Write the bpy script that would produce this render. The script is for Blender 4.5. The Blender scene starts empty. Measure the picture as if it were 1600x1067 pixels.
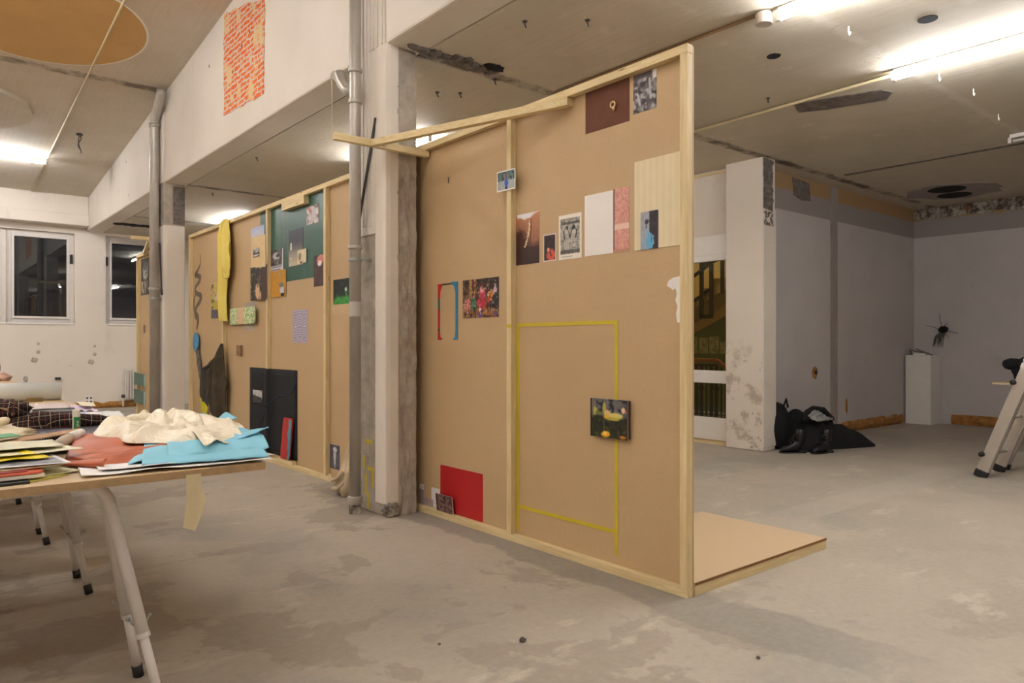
import bpy, bmesh, math, random
import numpy as np
from mathutils import Vector, Matrix, noise

random.seed(7)
rng = np.random.default_rng(7)
sc = bpy.context.scene
C = sc.collection
PI = math.pi

# ------------------------------------------------------------------ camera, world, exposure
cam = bpy.data.cameras.new('camera')
cam.sensor_width = 36.0
cam.lens = 1138.0 / 1600.0 * 36.0
cam.shift_y = 3.5 / 1600.0
cam.clip_start = 0.05
co = bpy.data.objects.new('camera', cam)
co.location = (0, 0, 1.25)
co.rotation_euler = (PI / 2, 0, math.radians(-39.7))
C.objects.link(co)
sc.camera = co
w = bpy.data.worlds.new('night'); sc.world = w
w.use_nodes = True
w.node_tree.nodes['Background'].inputs[0].default_value = (0.010, 0.010, 0.014, 1)
w.node_tree.nodes['Background'].inputs[1].default_value = 0.15
sc.view_settings.view_transform = 'Standard'
sc.view_settings.look = 'None'
sc.view_settings.gamma = 1
sc.view_settings.use_curve_mapping = False
sc.view_settings.exposure = 2.85
TUBE = 26.0          # radiance of a lit fluorescent tube
LAMP_COL = (0.965, 0.975, 1.0)


# ------------------------------------------------------------------ helpers
def lin(c):
    r = []
    for v in c[:3]:
        v = v / 255.0
        r.append(v / 12.92 if v <= 0.04045 else ((v + 0.055) / 1.055) ** 2.4)
    return (r[0], r[1], r[2], 1.0)


class NT:
    def __init__(s, name):
        s.m = bpy.data.materials.new(name)
        s.m.use_nodes = True
        s.t = s.m.node_tree
        s.b = s.t.nodes['Principled BSDF']
        s.co = s.n('ShaderNodeTexCoord').outputs['Object']

    def n(s, typ, _ins=None, **props):
        nd = s.t.nodes.new(typ)
        for k, v in props.items():
            setattr(nd, k, v)
        for k, v in (_ins or {}).items():
            if hasattr(v, 'is_output'):
                s.t.links.new(v, nd.inputs[k])
            else:
                nd.inputs[k].default_value = v
        return nd

    def map(s, scale=(1, 1, 1), rot=(0, 0, 0), loc=(0, 0, 0), co=None):
        return s.n('ShaderNodeMapping', {'Vector': co or s.co, 'Scale': scale, 'Rotation': rot, 'Location': loc}).outputs[0]

    def noise(s, scale, detail=4, rough=.55, co=None, dist=0.0):
        return s.n('ShaderNodeTexNoise', {'Vector': co or s.co, 'Scale': scale, 'Detail': detail, 'Roughness': rough, 'Distortion': dist}).outputs['Fac']

    def ramp(s, fac, a, b):
        return s.n('ShaderNodeMapRange', {'Value': fac, 'From Min': a, 'From Max': b}, clamp=True).outputs[0]

    def mix(s, fac, a, b, mode='MIX'):
        nd = s.n('ShaderNodeMix', data_type='RGBA', blend_type=mode)
        for i, v in ((0, fac), (6, a), (7, b)):
            if hasattr(v, 'is_output'):
                s.t.links.new(v, nd.inputs[i])
            else:
                nd.inputs[i].default_value = v
        return nd.outputs[2]

    def math(s, op, a, b=0.0):
        nd = s.n('ShaderNodeMath', operation=op)
        for i, v in ((0, a), (1, b)):
            if hasattr(v, 'is_output'):
                s.t.links.new(v, nd.inputs[i])
            else:
                nd.inputs[i].default_value = v
        return nd.outputs[0]

    def xyz(s, co=None):
        return s.n('ShaderNodeSeparateXYZ', {0: co or s.co}).outputs

    def band(s, v, lo, hi, soft):
        a = s.ramp(v, lo - soft, lo + soft)
        b = s.ramp(v, hi + soft, hi - soft)
        return s.math('MULTIPLY', a, b)

    def fin(s, col, rough=.7, metal=0.0, bump=None, bs=.2, dist=.01, spec=None):
        for k, v in (('Base Color', col), ('Roughness', rough), ('Metallic', metal)):
            if hasattr(v, 'is_output'):
                s.t.links.new(v, s.b.inputs[k])
            else:
                s.b.inputs[k].default_value = v
        if spec is not None:
            s.b.inputs['Specular IOR Level'].default_value = spec
        if bump is not None:
            bn = s.n('ShaderNodeBump', {'Height': bump, 'Strength': bs, 'Distance': dist})
            s.t.links.new(bn.outputs[0], s.b.inputs['Normal'])
        return s.m


def M(name, col, rough=.7, metal=0.0, v=.08, vs=6.0, bs=0.15, bscale=40.0, stretch=(1, 1, 1), spec=None):
    t = NT(name)
    c = lin(col)
    lo = tuple(x * (1 - v) for x in c[:3]) + (1,)
    hi = tuple(min(1, x * (1 + v)) for x in c[:3]) + (1,)
    mp = t.map(stretch)
    cc = t.mix(t.ramp(t.noise(vs, co=mp), .3, .7), lo, hi)
    return t.fin(cc, rough, metal, t.noise(bscale, co=mp) if bs else None, bs, spec=spec)


def pine(name, sc3):
    t = NT(name)
    mp = t.map(sc3)
    g = t.noise(3.0, 5, .6, mp, .6)
    c = t.mix(t.ramp(g, .35, .65), lin((228, 208, 162)), lin((212, 186, 134)))
    k = t.n('ShaderNodeTexVoronoi', {'Vector': t.map(tuple(max(1.0, q * .45) for q in sc3)), 'Scale': 2.6, 'Randomness': 1.0}).outputs['Distance']
    c = t.mix(t.ramp(k, .10, .03), c, lin((132, 92, 52)))
    return t.fin(c, .6, bump=g, bs=.08)


MAT = {}


def mats():
    MAT['pine_x'] = pine('pine_x', (1.2, 16, 16))
    MAT['pine_y'] = pine('pine_y', (16, 1.2, 16))
    MAT['pine_z'] = pine('pine_z', (16, 16, 1.2))
    # fibre board
    t = NT('fibreboard')
    c = t.mix(t.ramp(t.noise(1.1, 3), .3, .7), lin((193, 163, 121)), lin((200, 170, 128)))
    c = t.mix(t.math('MULTIPLY', t.ramp(t.noise(45, 3), .3, .75), .5), c, lin((189, 157, 114)))
    MAT['mdf'] = t.fin(c, .62, bump=t.noise(180, 2), bs=.03)
    t = NT('fibreboard_pale')
    c = t.mix(t.ramp(t.noise(1.4, 3), .3, .7), lin((205, 181, 144)), lin((209, 181, 146)))
    MAT['mdf_pale'] = t.fin(c, .55, bump=t.noise(180, 2), bs=.03)
    MAT['mdf_edge'] = M('fibreboard_edge', (138, 98, 55), .8)
    MAT['table_top'] = M('table_board', (205, 178, 140), .5, v=.05, vs=3, bs=.02)
    MAT['table_edge'] = M('table_edge', (168, 138, 98), .6, v=.12, vs=40, bs=.05)
    # floor screed
    t = NT('concrete_floor')
    x, y, z = t.xyz()
    n1 = t.noise(.55, 5, .6, dist=.4)
    n2 = t.noise(1.3, 7, .62, co=t.map(loc=(3.1, 7.7, 0)), dist=.25)
    n3 = t.noise(2.2, 8, .65, co=t.map((.7, 1.5, 1), loc=(11, 2, 0)))
    c = t.mix(t.ramp(n1, .40, .60), lin((171, 160, 144)), lin((183, 171, 154)))
    c = t.mix(t.math('MULTIPLY', t.ramp(n2, .545, .565), t.math('ADD', .14, t.math('MULTIPLY', t.ramp(x, 4.2, 2.6), .48))), c, lin((148, 134, 118)))
    c = t.mix(t.math('MULTIPLY', t.ramp(n3, .58, .66), .7), c, lin((200, 189, 171)))
    n4 = t.noise(.9, 7, .6, co=t.map(loc=(30, 5, 0)))
    c = t.mix(t.math('MULTIPLY', t.ramp(n4, .54, .60), .55), c, lin((155, 149, 139)))
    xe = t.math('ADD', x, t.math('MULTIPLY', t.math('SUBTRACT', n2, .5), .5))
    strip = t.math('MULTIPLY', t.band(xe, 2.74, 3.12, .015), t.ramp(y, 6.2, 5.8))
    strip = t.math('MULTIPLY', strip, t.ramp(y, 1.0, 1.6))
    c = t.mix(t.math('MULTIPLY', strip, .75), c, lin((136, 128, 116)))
    ye = t.math('ADD', y, t.math('MULTIPLY', t.math('SUBTRACT', n3, .5), .10))
    bnd = t.math('MULTIPLY', t.band(ye, 2.62, 2.92, .012), t.band(x, 4.9, 7.9, .4))
    c = t.mix(t.math('MULTIPLY', bnd, .45), c, lin((190, 180, 165)))
    jn = t.math('MULTIPLY', t.band(y, 4.438, 4.446, .004), t.ramp(x, 1.9, 1.4))
    c = t.mix(t.math('MULTIPLY', jn, .6), c, lin((105, 92, 78)))
    fine = t.noise(26, 6, .7)
    c = t.mix(t.ramp(fine, .2, .8), t.mix(.14, c, (.08, .07, .06, 1)), t.mix(.10, c, (.9, .85, .78, 1)))
    sp = t.n('ShaderNodeTexVoronoi', {'Vector': t.co, 'Scale': 3.0}).outputs['Distance']
    c = t.mix(t.ramp(sp, .018, .010), c, lin((90, 78, 66)))
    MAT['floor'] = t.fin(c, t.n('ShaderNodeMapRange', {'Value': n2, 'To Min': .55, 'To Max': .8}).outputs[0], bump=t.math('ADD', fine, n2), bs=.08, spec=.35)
    # white painted plaster
    t = NT('white_plaster')
    c = t.mix(t.ramp(t.noise(.8, 5), .35, .7), lin((226, 216, 203)), lin((217, 206, 193)))
    c = t.mix(t.math('MULTIPLY', t.ramp(t.noise(2.5, 8, .7, co=t.map((1, 1, .4))), .58, .72), .35), c, lin((188, 172, 154)))
    sp = t.n('ShaderNodeTexVoronoi', {'Vector': t.co, 'Scale': 1.6}).outputs['Distance']
    c = t.mix(t.ramp(sp, .022, .014), c, lin((110, 95, 80)))
    MAT['plaster'] = t.fin(c, .8, bump=t.noise(14, 6, .65), bs=.10)
    t = NT('stained_plaster')
    x, y, z = t.xyz()
    c = t.mix(t.ramp(t.noise(.8, 5), .35, .7), lin((226, 216, 203)), lin((217, 206, 193)))
    low = t.math('MULTIPLY', t.ramp(z, 1.35, 1.0), t.ramp(t.noise(4.2, 9, .72, co=t.map(loc=(2, 6, 1))), .52, .60))
    c = t.mix(t.math('MULTIPLY', low, .75), c, lin((170, 154, 138)))
    low2 = t.math('MULTIPLY', t.ramp(z, 1.0, .8), t.ramp(t.noise(6, 9, .7, co=t.map(loc=(7, 1, 4))), .60, .66))
    c = t.mix(low2, c, lin((140, 128, 116)))
    MAT['stained'] = t.fin(c, .8, bump=t.noise(14, 6, .65), bs=.12)
    # step face with grooves
    t = NT('white_plaster_beam')
    c = t.mix(t.ramp(t.noise(1.0, 5), .35, .7), lin((224, 215, 204)), lin((213, 203, 190)))
    c = t.mix(t.math('MULTIPLY', t.ramp(t.noise(3, 8, .7, co=t.map((1, 1, .15))), .60, .74), .35), c, lin((180, 160, 140)))
    sp = t.n('ShaderNodeTexVoronoi', {'Vector': t.co, 'Scale': 1.3}).outputs['Distance']
    c = t.mix(t.ramp(sp, .035, .022), c, lin((100, 84, 70)))
    MAT['beam'] = t.fin(c, .8, bump=t.noise(16, 6, .65), bs=.1)
    # right room walls: grey above, yellow glue line at the top
    t = NT('plaster_right')
    x, y, z = t.xyz()
    nn = t.noise(5, 5)
    zz = t.math('ADD', z, t.math('MULTIPLY', t.math('SUBTRACT', nn, .5), .12))
    c = t.mix(t.ramp(t.noise(.9, 4), .35, .7), lin((200, 193, 190)), lin((190, 182, 179)))
    c = t.mix(t.math('MULTIPLY', t.ramp(t.noise(3, 7, .7), .6, .75), .3), c, lin((160, 148, 138)))
    c = t.mix(t.ramp(z, 2.94, 2.95), c, lin((156, 147, 142)))
    c = t.mix(t.math('MULTIPLY', t.ramp(zz, 3.20, 3.22), .9), c, lin((172, 136, 90)))
    MAT['plaster_right'] = t.fin(c, .85, bump=t.noise(14, 6), bs=.1)
    t = NT('broken_concrete')
    a = t.noise(9, 6, .7)
    c = t.mix(t.ramp(a, .42, .62), lin((95, 84, 74)), lin((205, 195, 180)))
    c = t.mix(t.ramp(t.noise(4, 4), .62, .7), c, lin((150, 105, 70)))
    MAT['broken'] = t.fin(c, .95, bump=a, bs=.9, dist=.03)
    t = NT('dark_broken')
    a = t.noise(11, 6, .7, co=t.map((1, 1, 1.6)))
    c = t.mix(t.ramp(a, .35, .7), lin((96, 88, 82)), lin((142, 131, 120)))
    MAT['dark_broken'] = t.fin(c, .95, bump=a, bs=.9, dist=.03)
    t = NT('rough_concrete')
    a = t.noise(6, 8, .7)
    c = t.mix(t.ramp(a, .35, .65), lin((158, 145, 130)), lin((192, 180, 164)))
    c = t.mix(t.ramp(t.noise(2, 6, .7), .6, .72), c, lin((128, 112, 98)))
    MAT['rough'] = t.fin(c, .95, bump=t.noise(9, 8, .72), bs=.6, dist=.03)
    # ceilings
    def ceil(name, joints, ca, cb, dark):
        t = NT(name)
        x, y, z = t.xyz()
        streak = t.math('ADD', t.math('MULTIPLY', t.noise(5, 6, .65, co=t.map((4.5, .5, 1))), .5), t.math('MULTIPLY', t.noise(2.2, 8, .7), .5))
        c = t.mix(t.ramp(streak, .3, .7), lin(ca), lin(cb))
        c = t.mix(t.math('MULTIPLY', t.ramp(t.noise(.7, 5), .52, .7), .5), c, lin(dark))
        wx = t.n('ShaderNodeTexWave', {'Vector': t.map((1, .02, 1)), 'Scale': 4.2, 'Distortion': 2.0, 'Detail': 3.0, 'Detail Scale': 1.5}, wave_type='BANDS', bands_direction='X', wave_profile='SAW').outputs['Fac']
        c = t.mix(t.math('MULTIPLY', t.ramp(wx, .82, .98), t.math('MULTIPLY', t.ramp(t.noise(1.1, 4, co=t.map(loc=(8, 8, 8))), .45, .68), .22)), c, lin((150, 137, 118)))
        nn = t.noise(6, 8, .75)
        yy = t.math('ADD', y, t.math('MULTIPLY', t.math('SUBTRACT', nn, .5), .16))
        for (jy, hw, col, s) in joints:
            b = t.band(yy, jy - hw, jy + hw, .02)
            b = t.math('MULTIPLY', b, t.ramp(t.noise(2.0, 6, .7, co=t.map((1, 1, 1), loc=(jy, 0, 0))), .38, .56))
            c = t.mix(t.math('MULTIPLY', b, s), c, lin(col))
        sp = t.n('ShaderNodeTexVoronoi', {'Vector': t.map((1, 1, 0)), 'Scale': 1.5}).outputs['Distance']
        c = t.mix(t.ramp(sp, .03, .018), c, lin((80, 66, 54)))
        c = t.mix(t.math('MULTIPLY', t.ramp(t.noise(3.1, 8, .72, co=t.map(loc=(5, 9, 2))), .60, .68), .5), c, lin((226, 218, 203)))
        c = t.mix(t.math('MULTIPLY', t.ramp(t.noise(4.3, 8, .75, co=t.map((1, .6, 1), loc=(15, 3, 2))), .66, .72), .55), c, lin((140, 124, 104)))
        MAT[name] = t.fin(c, .85, bump=t.math('ADD', streak, t.math('MULTIPLY', nn, .6)), bs=.2, dist=.02)
    ceil('ceil_right', ((4.62, .06, (92, 78, 64), .9), (4.72, .05, (208, 198, 184), .6), (10.45, .06, (60, 52, 46), .9), (2.42, .035, (226, 218, 205), .7), (13.6, .06, (70, 62, 54), .8)),
         (214, 204, 186), (200, 189, 169), (184, 174, 154))
    ceil('ceil_left', ((10.42, .07, (112, 98, 84), .85), (10.25, .05, (205, 195, 180), .6), (13.25, .015, (215, 205, 190), .8)),
         (216, 206, 190), (204, 192, 175), (196, 183, 164))
    # bricks laid bare
    t = NT('bare_brick')
    vec = t.map((1, 1, 1), rot=(0, 0, 0))
    x, y, z = t.xyz()
    cv = t.n('ShaderNodeCombineXYZ', {0: y, 1: z, 2: 0.0}).outputs[0]
    dn = t.n('ShaderNodeTexNoise', {'Vector': t.co, 'Scale': 9.0, 'Detail': 4.0}).outputs['Color']
    cv = t.n('ShaderNodeVectorMath', {0: cv, 1: t.n('ShaderNodeVectorMath', {0: dn, 3: .06}, operation='SCALE').outputs[0]}, operation='ADD').outputs[0]
    br = t.n('ShaderNodeTexBrick', {'Vector': cv, 'Color1': lin((232, 104, 40)), 'Color2': lin((224, 124, 62)), 'Mortar': lin((212, 200, 184)),
                                    'Scale': 1.0, 'Mortar Size': .009, 'Brick Width': .19, 'Row Height': .055, 'Bias': -.1})
    c = t.mix(t.ramp(t.noise(3.2, 4, co=t.map(loc=(0, 2, 5))), .54, .60), br.outputs[0], lin((222, 192, 140)))
    c = t.mix(t.ramp(t.noise(9, 7, .75), .56, .64), c, lin((210, 198, 184)))
    c = t.mix(t.ramp(t.noise(12, 3, co=t.map(loc=(4, 0, 1))), .66, .7), c, lin((110, 82, 64)))
    MAT['brick'] = t.fin(c, .9, bump=br.outputs['Fac'], bs=.6)
    # metals etc.
    t = NT('galvanised_steel')
    a = t.noise(7, 5, .6, co=t.map((1, 1, .3)))
    c = t.mix(t.ramp(a, .35, .7), lin((192, 185, 175)), lin((164, 156, 146)))
    MAT['galv'] = t.fin(c, .38, .35, a, .05)
    MAT['alu'] = M('aluminium', (205, 200, 195), .38, .8, v=.05, bs=.02)
    MAT['zinc'] = M('zinc_plated', (180, 185, 180), .3, .9, bs=0)
    MAT['dark_metal'] = M('dark_metal', (84, 80, 78), .5, .6, bs=.05)
    MAT['white_metal'] = M('white_enamel', (216, 208, 200), .4, 0, v=.03, bs=.02)
    MAT['white_paint'] = M('white_gloss_paint', (232, 226, 218), .45, v=.03, bs=.03)
    MAT['black_rubber'] = M('black_rubber', (28, 27, 27), .6, v=.1)
    MAT['black_cloth'] = M('black_cloth', (11, 11, 14), .9, v=.3, vs=9, bs=.3, bscale=90)
    MAT['black_leather'] = M('black_leather', (16, 15, 16), .4, v=.2)
    MAT['grey_cloth'] = M('grey_cloth', (150, 148, 146), .9, v=.3, vs=8, bs=.3)
    MAT['paper'] = M('white_paper', (240, 236, 230), .7, v=.02, bs=.03)
    MAT['hole'] = M('dark_opening', (22, 18, 16), .95, v=.3)
    MAT['foam'] = M('crumbling_foam', (166, 116, 58), .95, v=.45, vs=9, bs=1.0, bscale=16)
    MAT['grey_plaster'] = M('grey_plaster_strip', (160, 149, 142), .85)
    MAT['mustard'] = M('mustard_paint', (208, 168, 108), .8, v=.05, vs=2, bs=.05)
    MAT['yellow_tape'] = M('yellow_tape', (206, 184, 40), .5, v=.08)
    MAT['masking'] = M('masking_tape', (205, 188, 148), .6, v=.08, bs=.1)
    MAT['string'] = M('string', (215, 200, 170), .9)
    # prints take their picture from the mesh
    t = NT('printed_paper')
    at = t.n('ShaderNodeAttribute', attribute_name='print').outputs['Color']
    MAT['print'] = t.fin(at, .45, bump=t.noise(300, 2), bs=.01, spec=.35)
    t = NT('printed_matt')
    at = t.n('ShaderNodeAttribute', attribute_name='print').outputs['Color']
    MAT['print_matt'] = t.fin(at, .85, bump=t.noise(120, 3), bs=.08, spec=.2)
    # glass
    def glass(name, tint, ior):
        m = bpy.data.materials.new(name); m.use_nodes = True
        nt = m.node_tree; nt.nodes.clear()
        o = nt.nodes.new('ShaderNodeOutputMaterial'); mx = nt.nodes.new('ShaderNodeMixShader')
        fr = nt.nodes.new('ShaderNodeFresnel'); fr.inputs[0].default_value = ior
        tr = nt.nodes.new('ShaderNodeBsdfTransparent'); tr.inputs[0].default_value = tint
        gl = nt.nodes.new('ShaderNodeBsdfGlossy'); gl.inputs['Roughness'].default_value = .01
        nt.links.new(fr.outputs[0], mx.inputs[0]); nt.links.new(tr.outputs[0], mx.inputs[1]); nt.links.new(gl.outputs[0], mx.inputs[2])
        nt.links.new(mx.outputs[0], o.inputs[0])
        return m
    MAT['glass'] = glass('window_glass', (.8, .85, .85, 1), 1.75)
    MAT['door_glass'] = glass('door_glass', (.82, .85, .75, 1), 1.45)

    def emit(name, col, s):
        m = bpy.data.materials.new(name); m.use_nodes = True
        nt = m.node_tree; nt.nodes.clear()
        o = nt.nodes.new('ShaderNodeOutputMaterial'); e = nt.nodes.new('ShaderNodeEmission')
        e.inputs[0].default_value = (*col, 1); e.inputs[1].default_value = s
        nt.links.new(e.outputs[0], o.inputs[0])
        return m
    MAT['tube'] = emit('lit_tube', LAMP_COL, TUBE)
    MAT['bulb'] = emit('lit_bulb', (1.0, .84, .58), 16.0)


mats()


class MB:
    """collects shapes in world metres and links them as one mesh object"""
    def __init__(s):
        s.b = bmesh.new()

    def poly(s, pts):
        return s.b.faces.new([s.b.verts.new(p) for p in pts])

    def box(s, x0, x1, y0, y1, z0, z1):
        v = [s.b.verts.new(p) for p in ((x0, y0, z0), (x1, y0, z0), (x1, y1, z0), (x0, y1, z0), (x0, y0, z1), (x1, y0, z1), (x1, y1, z1), (x0, y1, z1))]
        for f in ((3, 2, 1, 0), (4, 5, 6, 7), (0, 1, 5, 4), (1, 2, 6, 5), (2, 3, 7, 6), (3, 0, 4, 7)):
            s.b.faces.new([v[i] for i in f])
        return s

    def bar(s, p0, p1, wa, wb, ref=(0, 0, 1)):
        p0, p1 = Vector(p0), Vector(p1)
        d = (p1 - p0).normalized()
        a = Vector(ref) - d * d.dot(Vector(ref))
        a = a.normalized() * wa / 2
        b = d.cross(a).normalized() * wb / 2
        v = [s.b.verts.new(p + i * a + j * b) for p in (p0, p1) for i, j in ((-1, -1), (1, -1), (1, 1), (-1, 1))]
        for f in ((0, 1, 2, 3), (7, 6, 5, 4), (0, 4, 5, 1), (1, 5, 6, 2), (2, 6, 7, 3), (3, 7, 4, 0)):
            s.b.faces.new([v[i] for i in f])
        return s

    def prism(s, pts, vec):
        vec = Vector(vec)
        a = [s.b.verts.new(p) for p in pts]
        b = [s.b.verts.new(Vector(p) + vec) for p in pts]
        n = len(pts)
        s.b.faces.new(a); s.b.faces.new(b[::-1])
        for i in range(n):
            s.b.faces.new((a[i], b[i], b[(i + 1) % n], a[(i + 1) % n]))
        return s

    def tube(s, pts, r, n=10, cap=True):
        pts = [Vector(p) for p in pts]
        rs = r if isinstance(r, (list, tuple)) else [r] * len(pts)
        rings = []
        up = None
        for i, p in enumerate(pts):
            d = (pts[min(i + 1, len(pts) - 1)] - pts[max(i - 1, 0)]).normalized()
            if up is None:
                up = Vector((0, 0, 1)) if abs(d.z) < .9 else Vector((1, 0, 0))
            a = (up - d * d.dot(up)).normalized()
            up = a
            b = d.cross(a)
            rings.append([s.b.verts.new(p + (a * math.cos(2 * PI * k / n) + b * math.sin(2 * PI * k / n)) * rs[i]) for k in range(n)])
        for i in range(len(rings) - 1):
            for k in range(n):
                s.b.faces.new((rings[i][k], rings[i][(k + 1) % n], rings[i + 1][(k + 1) % n], rings[i + 1][k]))
        if cap:
            s.b.faces.new(rings[0][::-1]); s.b.faces.new(rings[-1])
        return s

    def disc(s, c, r, z0, z1, n=48, jit=0):
        p = []
        for k in range(n):
            q = r * (1 + (random.uniform(-jit, jit) if jit else 0))
            p.append((c[0] + q * math.cos(2 * PI * k / n), c[1] + q * math.sin(2 * PI * k / n), z0))
        return s.prism(p, (0, 0, z1 - z0))

    def blob(s, c, rx, ry, rz, amp=.15, fs=3.0, seed=0.0, seg=28, flat=True):
        nr = seg // 2
        rows = []
        for i in range(nr + 1):
            th = PI * i / nr
            row = []
            for k in range(seg):
                ph = 2 * PI * k / seg
                d = Vector((math.sin(th) * math.cos(ph), math.sin(th) * math.sin(ph), math.cos(th)))
                f = 1 + amp * noise.noise(d * fs + Vector((seed, seed * 2, 0))) + amp * .5 * noise.noise(d * fs * 2.7 + Vector((0, seed, 3)))
                p = Vector((c[0] + d.x * rx * f, c[1] + d.y * ry * f, c[2] + d.z * rz * f))
                if flat and p.z < c[2] - rz * .75:
                    p.z = c[2] - rz * .75
                row.append(p)
                if i in (0, nr):
                    break
            rows.append([s.b.verts.new(p) for p in row])
        for i in range(nr):
            a, b = rows[i], rows[i + 1]
            for k in range(seg):
                k2 = (k + 1) % seg
                if i == 0:
                    s.b.faces.new((a[0], b[k], b[k2]))
                elif i == nr - 1:
                    s.b.faces.new((a[k], b[0], a[k2]))
                else:
                    s.b.faces.new((a[k], b[k], b[k2], a[k2]))
        return s

    def grid(s, f, nu, nv):
        v = [[s.b.verts.new(f(i / nu, j / nv)) for i in range(nu + 1)] for j in range(nv + 1)]
        for j in range(nv):
            for i in range(nu):
                s.b.faces.new((v[j][i], v[j][i + 1], v[j + 1][i + 1], v[j + 1][i]))
        return s

    def build(s, name, mat, parent=None, base=None, smooth=False, bevel=0, solid=0, sub=0, disp=None):
        bmesh.ops.recalc_face_normals(s.b, faces=s.b.faces)
        o0 = Vector((0, 0, 0))
        if parent is not None:
            r = parent
            while r.parent:
                r = r.parent
            o0 = r.location
        elif base is not None:
            o0 = Vector(base)
        bmesh.ops.translate(s.b, verts=s.b.verts, vec=-Vector(o0))
        me = bpy.data.meshes.new(name)
        s.b.to_mesh(me); s.b.free()
        ob = bpy.data.objects.new(name, me)
        me.materials.append(MAT[mat] if isinstance(mat, str) else mat)
        if smooth:
            for p in me.polygons:
                p.use_smooth = True
        if parent is not None:
            ob.parent = parent
        else:
            ob.location = o0
        if bevel:
            bv = ob.modifiers.new('bevel', 'BEVEL'); bv.width = bevel; bv.segments = 2; bv.limit_method = 'ANGLE'
        if solid:
            sd = ob.modifiers.new('solid', 'SOLIDIFY'); sd.thickness = solid; sd.offset = 0
        if sub:
            ss = ob.modifiers.new('sub', 'SUBSURF'); ss.levels = sub; ss.render_levels = sub
        C.objects.link(ob)
        return ob


def tag(o, label, cat=None, group=None, kind=None):
    o['label'] = label
    if cat: o['category'] = cat
    if group: o['group'] = group
    if kind: o['kind'] = kind
    return o


def thing(name, label, cat, loc=(0, 0, 0), group=None, kind=None):
    o = bpy.data.objects.new(name, None)
    o.empty_display_size = .1
    o.location = loc
    C.objects.link(o)
    return tag(o, label, cat, group, kind)


def struct(name, mb, mat, label, cat, **k):
    return tag(mb.build(name, mat, **k), label, cat, kind='structure')


# ------------------------------------------------------------------ pictures painted on canvases
def cv(w, h, bg):
    a = np.zeros((h, w, 3)); a[:] = np.array(bg) / 255.0
    return a


def gr(a):
    h, w_, _ = a.shape
    y, x = np.mgrid[0:h, 0:w_]
    return (x + .5) / w_, (y + .5) / h


def put(a, m, col):
    m = np.clip(m, 0, 1)[..., None]
    a[:] = a * (1 - m) + m * np.array(col) / 255.0


def ell(a, cx, cy, rx, ry, col, s=8.0, k=1.0):
    x, y = gr(a)
    d = (((x - cx) / rx) ** 2 + ((y - cy) / ry) ** 2) * (1 + .9 * (fuzz(a.shape[0], a.shape[1], 4) - .5))
    put(a, np.clip((1 - d) * s, 0, 1) * k, col)


def rec(a, x0, y0, x1, y1, col, k=1.0):
    x, y = gr(a)
    put(a, ((x >= x0) & (x <= x1) & (y >= y0) & (y <= y1)) * k, col)


def lne(a, x0, y0, x1, y1, wd, col, k=1.0):
    x, y = gr(a)
    asp = a.shape[0] / a.shape[1]
    dx, dy = x1 - x0, (y1 - y0) * asp
    t = np.clip(((x - x0) * dx + (y - y0) * asp * dy) / (dx * dx + dy * dy + 1e-9), 0, 1)
    d = np.hypot(x - x0 - t * dx, (y - y0) * asp - t * dy)
    put(a, np.clip((wd - d) / (wd * .4), 0, 1) * k, col)


def gra(a, top, bot):
    _, y = gr(a)
    a[:] = (np.array(top) * (1 - y[..., None]) + np.array(bot) * y[..., None]) / 255.0


def fuzz(h, w_, s):
    n = rng.random((max(2, int(h / s) + 2), max(2, int(w_ / s) + 2)))
    yi = np.linspace(0, n.shape[0] - 1.001, h); xi = np.linspace(0, n.shape[1] - 1.001, w_)
    y0 = yi.astype(int); x0 = xi.astype(int); fy = (yi - y0)[:, None]; fx = (xi - x0)[None]
    return (n[y0][:, x0] * (1 - fy) * (1 - fx) + n[y0 + 1][:, x0] * fy * (1 - fx) + n[y0][:, x0 + 1] * (1 - fy) * fx + n[y0 + 1][:, x0 + 1] * fy * fx)


def nz(a, amp, s):
    a += ((fuzz(a.shape[0], a.shape[1], s) - .5) * amp)[..., None]
    np.clip(a, 0, 1, a)


def spl(a, thr, s, col, k=1.0):
    put(a, np.clip((fuzz(a.shape[0], a.shape[1], s) - thr) * 8, 0, 1) * k, col)


def bor(a, bw, bh, col):
    rec(a, 0, 0, bw, 1, col); rec(a, 1 - bw, 0, 1, 1, col); rec(a, 0, 0, 1, bh, col); rec(a, 0, 1 - bh, 1, 1, col)


def picture(name, a, P0, U, V, N, th=.0016, parent=None, mat='print', curl=None):
    """a flat print: P0 top left corner, U across, V down, N towards the viewer"""
    P0, U, V, N = Vector(P0), Vector(U), Vector(V), Vector(N).normalized()
    h, w_, _ = a.shape
    b = bmesh.new()
    lay = b.verts.layers.float_color.new('print')
    A = np.where(a <= .04045, a / 12.92, ((a + .055) / 1.055) ** 2.4)
    rows = []
    for j in range(h):
        r = []
        for i in range(w_):
            u, v = i / (w_ - 1), j / (h - 1)
            p = P0 + U * u + V * v + N * (th + (curl(u, v) if curl else 0))
            q = b.verts.new(p); q[lay] = (*A[j, i], 1)
            r.append(q)
        rows.append(r)
    for j in range(h - 1):
        for i in range(w_ - 1):
            b.faces.new((rows[j][i], rows[j + 1][i], rows[j + 1][i + 1], rows[j][i + 1]))
    ring = rows[0][:] + [rows[j][-1] for j in range(1, h)] + rows[-1][-2::-1] + [rows[j][0] for j in range(h - 2, 0, -1)]
    bk = []
    for q in ring:
        n = b.verts.new(q.co - N * th); n[lay] = (.75, .73, .7, 1); bk.append(n)
    for k in range(len(ring)):
        b.faces.new((ring[k], bk[k], bk[(k + 1) % len(ring)], ring[(k + 1) % len(ring)]))
    mb = MB(); mb.b.free(); mb.b = b
    return mb.build(name, mat, parent, base=P0 + V)


BX = 2.984      # front face of the boards


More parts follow.
